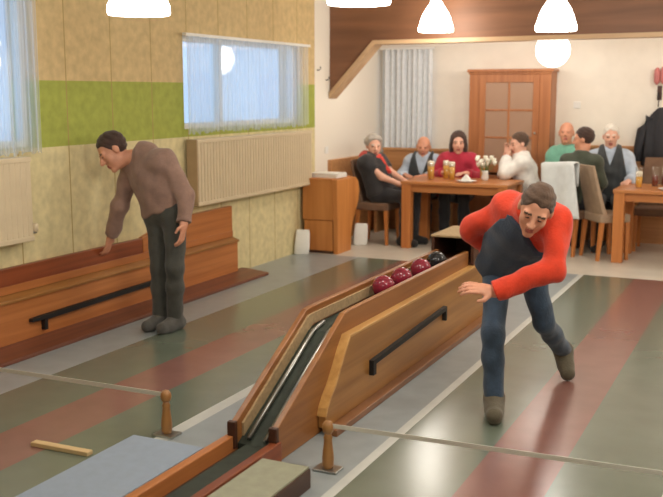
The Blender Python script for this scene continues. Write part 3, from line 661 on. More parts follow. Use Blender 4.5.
# ------------------------------------------------------------------ figures: a smooth distance field turned into one mesh
class Field:
    def __init__(s, lo, hi, h):
        s.h = h; s.lo = np.array(lo, float) - 4*h
        s.n = np.maximum(((np.array(hi) - s.lo) / h).astype(int) + 5, 8)
        s.F = np.full(s.n, 1.0, np.float32)
        s.ax = [s.lo[i] + h*np.arange(s.n[i]) for i in range(3)]
    def win(s, lo, hi, pad):
        i0 = np.clip(((np.array(lo) - pad - s.lo) / s.h).astype(int), 0, s.n - 1); i1 = np.clip(((np.array(hi) + pad - s.lo) / s.h).astype(int) + 2, 1, s.n)
        sl = tuple(slice(a, b) for a, b in zip(i0, i1))
        g = np.meshgrid(*[s.ax[k][sl[k]] for k in range(3)], indexing='ij'); return sl, g
    def smin(s, sl, d, k):
        a = s.F[sl]
        if k > 0: hh = np.clip(0.5 + 0.5*(a - d)/k, 0, 1); s.F[sl] = (a*(1-hh) + d*hh - k*hh*(1-hh)).astype(np.float32)
        else: s.F[sl] = np.minimum(a, d)
    def add(s, pr, grow=0.0):
        k = pr.get('k', 0.03)
        if pr['t'] == 'c':
            a, b = np.array(pr['a'], float), np.array(pr['b'], float); ra, rb = pr['ra'] + grow, pr['rb'] + grow; r = max(ra, rb)
            sl, g = s.win(np.minimum(a, b) - r, np.maximum(a, b) + r, k + 3*s.h)
            ab = b - a; L2 = max(ab @ ab, 1e-9)
            p = [g[i] - a[i] for i in range(3)]
            t0 = (p[0]*ab[0] + p[1]*ab[1] + p[2]*ab[2]) / L2; t = np.clip(t0, 0, 1)
            d = np.sqrt(sum((p[i] - t*ab[i])**2 for i in range(3))) - (ra + (rb - ra)*t)
            L = math.sqrt(L2)
            if pr.get('fb'): d = np.maximum(d, (t0 - 1)*L)
            if pr.get('fa'): d = np.maximum(d, -t0*L)
        else:
            c = np.array(pr['c'], float); Rm = np.array(pr.get('R', np.eye(3)), float); r = np.array(pr['r'], float) + grow
            m = r.max(); sl, g = s.win(c - m, c + m, k + 3*s.h)
            p = [g[i] - c[i] for i in range(3)]
            q = [sum(Rm[j][i]*p[i] for i in range(3)) for j in range(3)]
            k0 = np.sqrt(sum((q[j]/r[j])**2 for j in range(3))); k1 = np.sqrt(sum((q[j]/r[j]**2)**2 for j in range(3))) + 1e-9
            d = k0*(k0 - 1)/k1; d = np.where(k0 < 0.05, -r.min(), d)
        if pr.get('cut') is not None: d = np.maximum(d, pr['cut'](g))
        if pr.get('sub'): s.F[sl] = np.maximum(s.F[sl], -d)
        else: s.smin(sl, d, k)
    def cut(s, fn):
        g = np.meshgrid(*s.ax, indexing='ij'); s.F = np.maximum(s.F, fn(g)).astype(np.float32)
    def folds(s, amp, fr, seed=0):
        g = np.meshgrid(*s.ax, indexing='ij')
        w = np.sin(fr*g[2] + 0.45*fr*g[0] + seed) + 0.7*np.sin(0.8*fr*g[2] - 0.6*fr*g[1] + 2*seed) + 0.5*np.sin(1.7*fr*g[0] + 1.3*fr*g[1] + 3*seed)
        s.F = (s.F + amp*0.5*w).astype(np.float32)
    def mesh(s):
        F = s.F; S = F < 0; n = np.array(F.shape) - 1
        cnt = np.zeros(n, np.int32); pos = np.zeros(tuple(n) + (3,), np.float32)
        for ax in range(3):
            sa = [slice(None)]*3; sb = [slice(None)]*3; sa[ax] = slice(0, -1); sb[ax] = slice(1, None)
            A, B = F[tuple(sa)], F[tuple(sb)]; X = S[tuple(sa)] != S[tuple(sb)]
            T = np.where(X, A/np.where(X, A - B, 1), 0)
            o1, o2 = [k for k in range(3) if k != ax]
            for u in (0, 1):
                for v in (0, 1):
                    ss = [slice(None)]*3; ss[o1] = slice(u, u + n[o1]); ss[o2] = slice(v, v + n[o2]); ss = tuple(ss)
                    x, t = X[ss], T[ss]; cnt += x
                    pos[..., ax] += np.where(x, t, 0); pos[..., o1] += x*u; pos[..., o2] += x*v
        act = cnt > 0; idx = np.full(n, -1, np.int64); idx[act] = np.arange(act.sum())
        cell = np.argwhere(act); V = (cell + pos[act]/cnt[act][:, None])*s.h + s.lo
        Q = []
        for ax in range(3):
            sa = [slice(1, -1)]*3; sb = [slice(1, -1)]*3; sa[ax] = slice(0, -1); sb[ax] = slice(1, None)
            A, B = S[tuple(sa)], S[tuple(sb)]
            o1, o2 = (ax + 1) % 3, (ax + 2) % 3
            for flip, X in ((False, A & ~B), (True, ~A & B)):
                e = np.argwhere(X); e = e + 1; e[:, ax] -= 1
                def at(u, v):
                    q = e.copy(); q[:, o1] += u; q[:, o2] += v; return idx[q[:, 0], q[:, 1], q[:, 2]]
                q = np.stack([at(-1, -1), at(0, -1), at(0, 0), at(-1, 0)], 1)
                Q.append(q[:, ::-1] if flip else q)
        Q = np.concatenate(Q); Q = Q[(Q >= 0).all(1)]
        return V, Q

def cone(a, b, ra, rb, k=0.03, **kw): return dict(t='c', a=a, b=b, ra=ra, rb=rb, k=k, **kw)
def ell(c, r, R=None, k=0.03, **kw): return dict(t='e', c=c, r=r, R=np.eye(3) if R is None else R, k=k, **kw)
def unit(v): v = np.array(v, float); return v / np.linalg.norm(v)
def bounds(prs, grow):
    lo = np.full(3, 1e9); hi = -lo
    for p in prs:
        if p['t'] == 'c':
            r = max(p['ra'], p['rb']) + grow
            for q in (p['a'], p['b']): lo = np.minimum(lo, np.array(q) - r); hi = np.maximum(hi, np.array(q) + r)
        else:
            r = max(p['r']) + grow; lo = np.minimum(lo, np.array(p['c']) - r); hi = np.maximum(hi, np.array(p['c']) + r)
    return lo, hi
def sdf_obj(name, prs, h, mats, parent=None, origin=None, grow=0.0, cuts=(), folds=None, assign=None):
    lo, hi = bounds([p for p in prs if not p.get('sub')], grow + 0.02)
    F = Field(lo, hi, h)
    for p in prs: F.add(p, grow if not p.get('nog') else 0)
    if folds: F.folds(*folds)
    for c in cuts: F.cut(c)
    V, Q = F.mesh(); org = np.array(origin, float)
    me = bpy.data.meshes.new(name); me.from_pydata((V - org).tolist(), [], Q.tolist())
    for m in mats: me.materials.append(m)
    me.polygons.foreach_set('use_smooth', [True]*len(Q))
    if assign is not None:
        mi = assign(V[Q].mean(1)); me.polygons.foreach_set('material_index', mi.astype(int).tolist())
    o = bpy.data.objects.new(name, me); C.objects.link(o)
    if parent is not None: o.parent = parent
    else: o.location = origin
    sm = o.modifiers.new('smooth', 'SMOOTH'); sm.factor = 0.5; sm.iterations = 2
    return o

def hand(wr, d, n, curl=0.5, thumb_side=1, sc=1.0):
    """palm, four bent fingers of unequal length, thumb from the side; d = direction, n = palm-side normal"""
    wr = np.array(wr, float); d = unit(d); n = np.array(n, float); n = unit(n - d*(n @ d)); l = np.cross(d, n); R = np.array([l, d, n]); out = []
    out.append(ell(wr + d*0.045*sc, (0.041*sc, 0.052*sc, 0.017*sc), R, 0.015))
    out.append(cone(wr - d*0.02*sc, wr + d*0.02*sc, 0.026*sc, 0.027*sc, 0.02))
    for i, (o, L) in enumerate(((-0.030, 0.92), (-0.010, 1.05), (0.010, 1.0), (0.029, 0.8))):
        o *= thumb_side * -1; p = wr + d*0.085*sc + l*o*sc; a = curl*0.35
        for seg, r in ((0.042*L, 0.0098), (0.030*L, 0.0092), (0.022*L, 0.0084)):
            dr = d*math.cos(a) + n*math.sin(a) + l*o*2.0; q = p + unit(dr)*seg*sc; out.append(cone(p, q, r*sc, r*0.92*sc, 0.004)); p = q; a += curl*0.75
    b = wr + d*0.022*sc + l*0.030*thumb_side*sc; m = b + (d*0.55 + l*0.7*thumb_side + n*0.25)*0.045*sc; t = m + (d*0.9 + l*0.15*thumb_side + n*0.35)*0.032*sc
    out += [cone(b, m, 0.015*sc, 0.0115*sc, 0.01), cone(m, t, 0.0112*sc, 0.009*sc, 0.004)]
    return out

def head_frame(f, u):
    f = unit(f); u = np.array(u, float); u = unit(u - f*(u @ f)); r = np.cross(f, u); return np.array([r, f, u])
def head_prims(c, Rm, s=1.0):
    c = np.array(c, float)
    def W(x, y, z): return c + s*(Rm[0]*x + Rm[1]*y + Rm[2]*z)
    e = lambda p, r, k=0.02, **kw: ell(W(*p), tuple(q*s for q in r), Rm, k, **kw)
    pr = [e((0, -0.012, 0.028), (0.077, 0.096, 0.092)), e((0, 0.028, -0.045), (0.060, 0.062, 0.078), 0.03), e((0, 0.072, -0.105), (0.026, 0.02, 0.018), 0.02),
          e((-0.04, 0.058, -0.028), (0.024, 0.024, 0.026), 0.02), e((0.04, 0.058, -0.028), (0.024, 0.024, 0.026), 0.02),
          cone(W(-0.045, 0.075, 0.022), W(0.045, 0.075, 0.022), 0.014*s, 0.014*s, 0.015)]
    for q in (-1, 1): pr.append(e((q*0.031, 0.102, 0.004), (0.015, 0.012, 0.009), 0.01, sub=True))
    for q in (-1, 1): pr.append(e((q*0.031, 0.080, 0.004), (0.014, 0.013, 0.011), 0.006))
    pr += [cone(W(0, 0.090, 0.010), W(0, 0.112, -0.028), 0.010*s, 0.0145*s, 0.012), e((-0.013, 0.098, -0.032), (0.011, 0.011, 0.009), 0.008), e((0.013, 0.098, -0.032), (0.011, 0.011, 0.009), 0.008),
           e((0, 0.088, -0.062), (0.024, 0.010, 0.007), 0.006), e((0, 0.087, -0.075), (0.021, 0.010, 0.008), 0.006)]
    for q in (-1, 1): pr += [e((q*0.079, -0.008, -0.004), (0.011, 0.021, 0.033), 0.01)]
    return pr, W
def face_assign(c, Rm, s):
    c = np.array(c, float)
    def fn(X):
        L = (X - c) @ Rm.T / s; x, y, z = np.abs(L[:, 0]), L[:, 1], L[:, 2]; mi = np.zeros(len(X))
        mi[(y > 0.05) & (x < 0.020) & (z > -0.084) & (z < -0.057)] = 1
        mi[(y > 0.05) & (np.abs(x - 0.031) < 0.010) & (np.abs(z - 0.005) < 0.0045)] = 2
        mi[(y > 0.05) & (np.abs(x - 0.033) < 0.019) & (np.abs(z - 0.026) < 0.0055)] = 3
        return mi
    return fn
def hair_obj(style, c, Rm, s, m, parent, origin, h):
    c = np.array(c, float); W = lambda x, y, z: c + s*(Rm[0]*x + Rm[1]*y + Rm[2]*z)
    def loc(g): 
        p = [g[i] - c[i] for i in range(3)]; return [sum(Rm[j][i]*p[i] for i in range(3))/s for j in range(3)]
    e = lambda p, r, k=0.02: ell(W(*p), tuple(q*s for q in r), Rm, k)
    if style == 'short':
        prs = [e((0, -0.018, 0.036), (0.085, 0.103, 0.098))]
        cut = lambda g: (lambda L: s*np.maximum(L[1] - 0.75*L[2] - 0.012 + 0.008*np.sin(90*L[0]), -0.062 - L[2]))(loc(g))
    elif style == 'fringe':
        prs = [e((0, -0.022, 0.018), (0.084, 0.097, 0.085))]
        cut = lambda g: (lambda L: s*np.maximum(np.maximum(L[1] - 0.012, L[2] - 0.045), -0.065 - L[2]))(loc(g))
    elif style == 'curly':
        prs = [e((0, -0.02, 0.042), (0.095, 0.11, 0.10))] + [e((0.07*math.cos(t), -0.02 + 0.08*math.sin(t), 0.05 + 0.03*math.sin(3*t)), (0.035, 0.035, 0.035)) for t in np.linspace(0, 6.28, 9)]
        cut = lambda g: (lambda L: s*np.maximum(L[1] - 0.6*L[2] - 0.02, -0.075 - L[2]))(loc(g))
    else:   # bob
        prs = [e((0, -0.02, 0.035), (0.095, 0.112, 0.102)), e((-0.075, -0.01, -0.05), (0.032, 0.06, 0.085)), e((0.075, -0.01, -0.05), (0.032, 0.06, 0.085)), e((0, -0.07, -0.04), (0.085, 0.045, 0.095))]
        cut = lambda g: (lambda L: s*np.where(np.abs(L[0]) < 0.055, np.minimum(L[1] - 0.4*L[2] - 0.04, 1), L[1] - 0.065))(loc(g))
    return sdf_obj('hair', prs, h, [m], parent, origin, cuts=[cut], folds=(0.004*s, 170))

def figure(name, label, J, hd, spec, h=0.008):
    """J joints in world metres; hd = (centre, forward, up, scale)"""
    A = {k: np.array(v, float) for k, v in J.items()}
    hc, Rm, hs = np.array(hd[0], float), head_frame(hd[1], hd[2]), hd[3]
    B = spec.get('build', 1.0)
    pel = (A['hipL'] + A['hipR'])/2; shm = (A['shL'] + A['shR'])/2; neck = A['neck']
    spine = shm - pel; waist = pel + spine*0.38; chest = pel + spine*0.74
    front = unit(np.cross(A['shR'] - A['shL'], spine))*-1 if False else unit(np.cross(spine, A['shL'] - A['shR']))*-1
    front = unit(spec['front']) if 'front' in spec else front
    sc = spec.get('limb', 1.0)
    torso = [cone(A['hipL'], A['hipR'], 0.098*B, 0.098*B, 0.05), cone(pel, waist, 0.115*B, 0.112*B, 0.06), cone(waist, chest, 0.112*B, 0.125*B, 0.06),
             cone(A['hipL'] + spine*0.08, A['shL']*0.7 + chest*0.3, 0.085*B, 0.092*B, 0.06), cone(A['hipR'] + spine*0.08, A['shR']*0.7 + chest*0.3, 0.085*B, 0.092*B, 0.06),
             cone(A['shL'], A['shR'], 0.066*B, 0.066*B, 0.06), cone(chest, neck*0.6 + shm*0.4, 0.105*B, 0.075*B, 0.05)]
    if spec.get('belly'): torso.append(ell(waist + front*0.05, (0.14*B, 0.12*B, 0.14*B), None, 0.06))
    nk = [cone(neck - unit(spine)*0.02, hc - Rm[2]*0.075*hs - Rm[1]*0.015*hs, 0.060*B, 0.056, 0.03)]
    arms = {}
    for q in 'LR':
        arms[q] = [cone(A['sh'+q], A['el'+q], 0.052*sc, 0.041*sc, 0.03), cone(A['el'+q], A['wr'+q], 0.043*sc, 0.028*sc, 0.02)]
    legs = {}
    for q in 'LR':
        legs[q] = [cone(A['hip'+q], A['kn'+q], 0.088*sc, 0.058*sc, 0.04), cone(A['kn'+q], A['kn'+q]*0.62 + A['an'+q]*0.38, 0.056*sc, 0.055*sc, 0.03), cone(A['kn'+q]*0.62 + A['an'+q]*0.38, A['an'+q], 0.055*sc, 0.037*sc, 0.03)]
    feet = {}
    for q in 'LR': feet[q] = [cone(A['an'+q], A['toe'+q], 0.034, 0.026, 0.03)]
    hp, W = head_prims(hc, Rm, hs)
    hands = []
    for q in 'LR':
        d, n, cu, ts = spec['hand'+q]
        hands += hand(A['wr'+q], d, n, cu, ts, spec.get('hs', 1.0))
    hf = [p for p in hp if not p.get('sub')]; sb = [p for p in hp if p.get('sub')]
    org = (A['anL'] + A['anR'])/2; org = np.array((org[0], org[1], 0.0))
    # order: eyeballs after sockets, so keep the list order of head_prims
    prs = torso + nk + arms['L'] + arms['R'] + legs['L'] + legs['R'] + feet['L'] + feet['R'] + hp + hands
    body = sdf_obj('person', prs, h, [spec['skin'], M['lips'], M['eye'], spec['haircol'] if spec.get('brow', True) else spec['skin']], None, org, assign=face_assign(hc, Rm, hs))
    prop(body, label, 'person')
    if spec.get('hair'): hair_obj(spec['hair'], hc, Rm, hs, spec['haircol'], body, org, min(h, 0.008))
    def flat(pr): q = dict(pr); q['fb'] = True; return q
    sd = abs(hash(label)) % 7 if False else len(label) % 7
    # trousers
    up = unit(spine)
    tr = torso[:2] + [torso[3], torso[4]] + [legs['L'][0], legs['L'][1], legs['R'][0], legs['R'][1]]
    for q in 'LR': tr.append(cone(A['kn'+q]*0.62 + A['an'+q]*0.38, A['an'+q], 0.056*sc, 0.050*sc, 0.03, fb=True))
    wl = pel + spine*0.30
    sdf_obj('trousers', tr, h, [spec['trousers']], body, org, 0.011, cuts=[lambda g: sum((g[i] - wl[i])*up[i] for i in range(3))], folds=(0.004, 40, sd))
    # shirt
    tp = list(torso) if not spec.get('short_neck') else list(torso)
    for q in 'LR':
        if spec.get('sleeve', 'long') == 'long': tp += [cone(A['sh'+q], A['el'+q], 0.058*sc, 0.046*sc, 0.03), cone(A['el'+q], A['el'+q] + (A['wr'+q] - A['el'+q])*0.97, 0.047*sc, 0.036*sc, 0.02, fb=True)]
        elif spec['sleeve'] == 'short': tp += [cone(A['sh'+q], A['sh'+q] + (A['el'+q] - A['sh'+q])*0.55, 0.058*sc, 0.052*sc, 0.03, fb=True)]
    nkd = unit(hc - neck); nc = neck + nkd*0.02
    hem = pel + spine*spec.get('hem', 0.02)
    cuts = [lambda g: -sum((g[i] - hem[i])*up[i] for i in range(3))]
    g0 = spec.get('shirt_grow', 0.026)
    # the torso alone is cut at the hem; sleeves reach lower, so cut per primitive
    hemcut = lambda g: -sum((g[i] - hem[i])*up[i] for i in range(3))
    tp2 = []
    for p in tp:
        p = dict(p)
        if any(p is t for t in ()) : pass
        tp2.append(p)
    for i in range(len(torso)): tp2[i]['cut'] = hemcut
    tp2.append(cone(neck - nkd*0.03, neck + nkd*spec.get('collar', 0.025), 0.066*B, 0.062*B, 0.03, fb=True))
    sdf_obj(spec.get('shirt_name', 'shirt'), tp2, h, [spec['shirt']], body, org, g0, folds=(spec.get('fold', 0.006), 34, sd))
    if spec.get('vest'):
        vp = [dict(p) for p in torso]
        shl, shr = A['shL'], A['shR']; ax = unit(shl - shr); half = np.linalg.norm(shl - shr)/2
        vw = half + 0.035; vm = (shl + shr)/2
        v0 = spec.get('vneck', 0.16)
        def vcut(g):
            p = [g[i] - vm[i] for i in range(3)]; lat = np.abs(sum(p[i]*ax[i] for i in range(3))); hh = sum(p[i]*up[i] for i in range(3)); ff = sum(p[i]*front[i] for i in range(3))
            opening = np.where((ff > 0), hh + v0 - lat*3.0 , hh - 0.06)
            arm = np.where(hh > -0.24, lat - vw + np.clip(hh + 0.20, 0, 1)*0.22, -1.0)
            hm = -sum((g[i] - (pel + spine*0.02)[i])*up[i] for i in range(3))
            return np.maximum(np.maximum(opening*0.5, arm), hm)
        sdf_obj('vest', vp, h, [spec['vest']], body, org, g0 + 0.024, cuts=[vcut], folds=(0.006, 45, sd + 1))
    if spec.get('under'):
        vp = [dict(p) for p in torso]; ax = unit(A['shL'] - A['shR']); vm = (A['shL'] + A['shR'])/2
        def ucut(g):
            p = [g[i] - vm[i] for i in range(3)]; lat = sum(p[i]*ax[i] for i in range(3)); hh = sum(p[i]*up[i] for i in range(3)); ff = sum(p[i]*front[i] for i in range(3))
            open_ = np.where(lat < 0, -lat - (0.085 + 0.75*np.clip(-hh, 0, 1)), lat - (0.055 + 0.34*np.clip(-hh, 0, 1)))
            hm = -sum((g[i] - (pel + spine*0.0)[i])*up[i] for i in range(3))
            return np.maximum(np.maximum(open_, hh - 0.03), np.maximum(hm, -0.05 - ff + 0.12*np.clip(1 + hh*5, 0, 1)))
        sdf_obj('navy_shirt', vp, h, [spec['under']], body, org, g0 + 0.022, cuts=[ucut], folds=(0.006, 45, sd + 1))
    if spec.get('scarf'):
        a = neck + nkd*0.0; sx = unit(A['shL'] - A['shR'])
        ring = []
        for k in range(14):
            t0, t1 = 2*PI*k/14, 2*PI*(k+1)/14
            P_ = lambda t: a + sx*0.085*math.cos(t) + front*0.095*math.sin(t) - nkd*0.02*math.sin(t)
            ring.append(cone(P_(t0), P_(t1), 0.046, 0.046, 0.02))
        ring += [cone(a + front*0.1, a + front*0.15 - up*0.2 + sx*0.03, 0.035, 0.04, 0.02, fb=True)]
        sdf_obj('scarf', ring, h, [spec['scarf']], body, org, folds=(0.008, 90))
    for q in 'LR':
        an, to = A['an'+q], A['toe'+q]; dirv = unit((to - an)*np.array((1, 1, spec.get('footz', {}).get(q, 0))))
        heel = an - dirv*0.045 + np.array((0, 0, -0.035)); tip = to
        sn = spec.get('soleplane', {}).get(q)
        ps = [cone(heel, an + np.array((0, 0, 0.015)), 0.042, 0.048, 0.03, fb=True), cone(heel, tip, 0.043, 0.041, 0.03), cone(an, heel*0.4 + tip*0.6, 0.045, 0.038, 0.04)]
        z0 = spec.get('shoe_z', {}).get(q, 0.002)
        if sn is not None: cutf = lambda g, sn=sn: sum((sn[0][i] - g[i])*sn[1][i] for i in range(3))
        else: cutf = lambda g, z0=z0: z0 - g[2]
        sdf_obj('shoe', ps, h, [spec['shoe']], body, org, 0.004, cuts=[cutf])
    return body

# world directions as seen from the camera (right, down, away)
RT = np.array((0.9052, 0.4250, 0.0)); DN = np.array((0.0681, -0.1451, -0.9871)); FW = np.array((-0.4195, 0.8935, -0.1602))
def dirv(r, d, f): return unit(RT*r + DN*d + FW*f)

# the throwing man
J = {'hipR': (-1.426, 5.25, 0.767), 'hipL': (-1.262, 5.3, 0.776), 'knR': (-1.356, 4.93, 0.437), 'anR': (-1.332, 4.90, 0.092), 'knL': (-1.184, 5.38, 0.422), 'anL': (-1.150, 5.80, 0.15),
     'toeR': (-1.285, 4.745, 0.045), 'toeL': (-1.098, 5.69, 0.045), 'shR': (-1.315, 5.02, 1.115), 'shL': (-1.024, 4.87, 1.06), 'elR': (-1.549, 5.1, 0.973), 'wrR': (-1.500, 5.36, 0.82),
     'elL': (-1.000, 4.72, 0.857), 'wrL': (-1.275, 4.62, 0.735), 'neck': (-1.145, 4.87, 1.14)}
figure('person', 'man in open red jacket over navy shirt bending forward in mid-stride', J,
       ((-1.093, 4.69, 1.150), dirv(-0.30, 0.62, -0.75), dirv(0.22, -0.85, -0.45), 1.0),
       dict(skin=M['skin'], hair='short', haircol=M['hair_brown'], trousers=M['jeans'], shirt=M['red_fleece'], shirt_name='jacket', under=M['navy'], limb=0.84, build=0.94, shoe=M['shoe_olive'],
            handL=(dirv(-0.95, -0.2, -0.1), dirv(0, 0.6, 0.6), 0.5, 1), handR=(dirv(0.5, 0.3, 0.8), dirv(0, 1, 0), 0.8, 1), shirt_grow=0.022, fold=0.009, collar=0.03,
            front=dirv(-0.35, 0.6, -0.72), soleplane={'L': ((-1.098, 5.69, 0.004), unit((0.15, -0.62, 0.75)))}, footz={'L': 1}), 0.0062)

# the man at the wall casing
J = {'hipR': (-4.165, 5.85, 0.845), 'hipL': (-3.985, 5.816, 0.855), 'knR': (-4.095, 5.755, 0.449), 'knL': (-3.927, 5.71, 0.468), 'anR': (-4.09, 5.745, 0.085), 'anL': (-3.955, 5.735, 0.085),
     'toeR': (-4.105, 5.60, 0.042), 'toeL': (-3.965, 5.585, 0.042), 'shR': (-4.40, 5.885, 1.20), 'shL': (-4.02, 5.758, 1.235), 'elR': (-4.484, 5.824, 0.877), 'wrR': (-4.585, 5.83, 0.635),
     'elL': (-3.855, 5.764, 0.994), 'wrL': (-3.835, 5.700, 0.80), 'neck': (-4.25, 5.805, 1.285)}
figure('person', 'man in brown shirt bending over the wooden casing at the papered wall', J,
       ((-4.462, 5.735, 1.292), dirv(-0.72, 0.62, -0.32), dirv(-0.5, -0.85, -0.1), 1.1),
       dict(skin=M['skin'], hair='short', haircol=M['hair_dark'], trousers=M['dark_trousers'], shirt=M['brown_shirt'], shoe=M['shoe_gray'],
            handL=(dirv(-0.1, 0.95, 0.0), dirv(-1, 0, 0.3), 0.5, -1), handR=(unit((-0.35, 0.0, -0.95)), unit((-1, 0, 0.3)), 0.5, 1), fold=0.008, hem=0.06, limb=0.92, build=0.93, shirt_grow=0.021, collar=0.03), 0.0075)

# seated guests
def seated(label, x, y, ang, hz, spec, head_dir=0.0, head_pitch=0.1, lean=0.05, seat=0.46, wr=None, s=0.92, side=0.0, hx=0.0):
    """ang: heading of the body (radians, 0 = +x); wr: local wrist targets (forward, left, z)"""
    F = np.array((math.cos(ang), math.sin(ang), 0)); Lf = np.array((-F[1], F[0], 0)); U = np.array((0, 0, 1.0)); o = np.array((x, y, 0.0))
    Lc = lambda f, l, z: o + F*f + Lf*l + U*z
    zh = seat + 0.10; th = hz - zh; k = th/0.68
    sh = zh + 0.445*k; J = {}
    for q, sg in (('L', 1), ('R', -1)):
        J['hip'+q] = Lc(0, 0.085*sg, zh); J['kn'+q] = Lc(0.40*s, 0.11*sg, zh + 0.0); J['an'+q] = Lc(0.38*s, 0.11*sg, 0.085); J['toe'+q] = Lc(0.53*s, 0.125*sg, 0.042)
        J['sh'+q] = Lc(lean*0.9, 0.17*s*sg + side, sh)
        w = (wr or {}).get(q, (0.30, 0.12*sg, 0.62)); J['wr'+q] = Lc(*w)
        a, b = J['sh'+q], J['wr'+q]; dd = b - a; L = np.linalg.norm(dd); ua = 0.275*s; fa = 0.25*s
        if L > (ua + fa)*0.985: b = a + dd/L*(ua + fa)*0.985; J['wr'+q] = b; dd = b - a; L = np.linalg.norm(dd)
        t = (ua*ua - fa*fa + L*L)/(2*L); hh = math.sqrt(max(0, ua*ua - t*t)); ax = dd/L
        hint = -U*0.8 + Lf*sg*0.7 - F*0.25; hint = hint - ax*(hint @ ax); J['el'+q] = a + ax*t + unit(hint)*hh
        fd = unit(J['wr'+q] - J['el'+q]); spec.setdefault('hand'+q, (fd*np.array((1, 1, 0.4)), -U, 0.5, 1 if q == 'R' else -1))
    J['neck'] = Lc(lean, side, sh + 0.075*k)
    a2 = ang + head_dir; hf = np.array((math.cos(a2)*math.cos(head_pitch), math.sin(a2)*math.cos(head_pitch), -math.sin(head_pitch)))
    spec['front'] = F; spec.setdefault('limb', 0.95)
    return figure('person', label, J, (Lc(lean + 0.03 + hx, side, hz), hf, U, 1.02), spec, 0.0095)

SK = M['skin']; SP = M['skin_pale']
to_cam = lambda x, y: math.atan2(-y, -x)
seated('gray-haired woman in black dress with red scarf on the brown chair', -4.16, 10.24, R2(-8), 1.11, dict(skin=SP, hair='curly', haircol=M['hair_gray'], trousers=M['black_trousers'], shirt=M['black_top'], shirt_name='dress', scarf=M['red_scarf'], shoe=M['shoe_black'], sleeve='short', build=1.02), head_dir=R2(-45), lean=-0.15, wr={'L': (0.30, 0.06, 0.70), 'R': (0.30, -0.06, 0.68)}, hx=0.0)
seated('bald man in dark vest and pale blue shirt by the curtain', -3.95, 11.1, R2(-85), 1.07, dict(skin=SK, hair='fringe', haircol=M['hair_gray'], trousers=M['black_trousers'], shirt=M['pale_blue'], vest=M['charcoal'], shoe=M['shoe_black'], brow=False), head_dir=R2(10), lean=0.07, seat=0.44, wr={'L': (0.36, 0.10, 0.74), 'R': (0.33, -0.16, 0.74)})
seated('woman with dark bobbed hair and crimson top at the left table', -3.47, 10.93, R2(-80), 1.14, dict(skin=SP, hair='bob', haircol=M['hair_dark'], trousers=M['black_trousers'], shirt=M['crimson'], shirt_name='cardigan', shoe=M['shoe_black'], build=0.92), lean=0.08, seat=0.44, head_dir=R2(8), wr={'L': (0.36, 0.14, 0.80), 'R': (0.30, -0.14, 0.80)})
seated('brown-haired woman in white with hands raised to her face', -2.62, 10.90, R2(198), 1.14, dict(skin=SP, hair='short', haircol=M['hair_brown'], trousers=M['black_trousers'], shirt=M['white_top'], shirt_name='blouse', shoe=M['shoe_black'], build=0.94, handL=((0.1, 0.1, 1), (-0.3, -0.5, 0), 0.6, 1), handR=((0.1, 0.2, 1), (-0.3, 0.5, 0), 0.6, -1)), head_dir=R2(20), head_pitch=0.2, lean=0.10, wr={'L': (0.27, 0.07, 0.99), 'R': (0.27, -0.07, 0.97)})
seated('bald person in teal top behind the dark green jacket', -2.245, 11.2, R2(-104), 1.26, dict(skin=SK, hair=None, haircol=M['hair_gray'], trousers=M['black_trousers'], shirt=M['teal'], shirt_name='sweater', shoe=M['shoe_black'], brow=False), lean=0.06, seat=0.44, head_pitch=-0.1, head_dir=R2(20))
seated('dark-haired man in dark green jacket on the chair with white jacket', -2.0, 10.44, R2(82), 1.22, dict(skin=SK, hair='short', haircol=M['hair_dark'], trousers=M['black_trousers'], shirt=M['olive'], shirt_name='jacket', shoe=M['shoe_black'], build=0.84, limb=0.85, shirt_grow=0.018), head_dir=R2(98), lean=0.04, side=-0.03, wr={'L': (0.25, 0.12, 0.64), 'R': (0.25, -0.12, 0.64)})
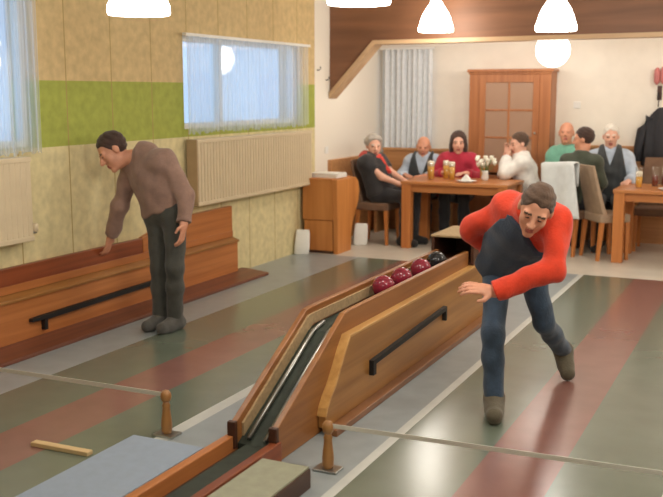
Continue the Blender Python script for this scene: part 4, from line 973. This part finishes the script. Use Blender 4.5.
seated('white-haired man in gray V-neck vest and pale blue shirt', -1.76, 11.02, R2(-80), 1.24, dict(skin=SP, hair='short', haircol=M['hair_white'], trousers=M['black_trousers'], shirt=M['pale_blue'], vest=M['charcoal'], shoe=M['shoe_black'], vneck=0.06, build=1.08), lean=0.06, seat=0.45, wr={'L': (0.36, 0.20, 0.77), 'R': (0.22, -0.40, 0.95)})

# ------------------------------------------------------------------ camera
cam = bpy.data.cameras.new('camera'); cam.sensor_width = 36; cam.lens = 964.0/663*36; cam.clip_start = 0.05
co = bpy.data.objects.new('camera', cam); C.objects.link(co)
Rc = Matrix(((0.905206, -0.068100, 0.419481), (0.424973, 0.145056, -0.893508), (0.0, 0.987077, 0.160246)))
cam.dof.use_dof = True; cam.dof.focus_distance = 5.6; cam.dof.aperture_fstop = 2.6
co.matrix_world = Matrix.Translation((0, 0, 1.72)) @ Rc.to_4x4()
bpy.context.scene.camera = co

# ------------------------------------------------------------------ light: dusk outside, points at the bells and added fill points inside
w = bpy.data.worlds.new('dusk'); bpy.context.scene.world = w; w.use_nodes = True
bg = w.node_tree.nodes['Background']; bg.inputs['Color'].default_value = (0.36, 0.62, 0.98, 1); bg.inputs['Strength'].default_value = 1.7
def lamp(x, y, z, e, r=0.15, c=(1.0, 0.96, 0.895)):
    l = bpy.data.lights.new('added_point_light', 'POINT'); l.energy = e; l.shadow_soft_size = r; l.color = c
    o = bpy.data.objects.new('added_point_light', l); C.objects.link(o); o.location = (x, y, z)
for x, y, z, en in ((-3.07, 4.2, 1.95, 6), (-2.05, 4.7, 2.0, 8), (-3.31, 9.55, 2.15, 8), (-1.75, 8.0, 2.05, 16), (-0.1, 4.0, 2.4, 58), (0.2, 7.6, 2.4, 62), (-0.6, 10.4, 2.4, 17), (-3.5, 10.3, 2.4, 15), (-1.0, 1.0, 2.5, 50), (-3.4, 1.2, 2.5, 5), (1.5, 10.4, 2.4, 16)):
    lamp(x, y, z, en)  # points at the bells strengthen them; the others are added without any fixture
vs = bpy.context.scene.view_settings
vs.view_transform = 'Standard'; vs.look = 'None'; vs.exposure = 0.3; vs.gamma = 1.0; vs.use_curve_mapping = False
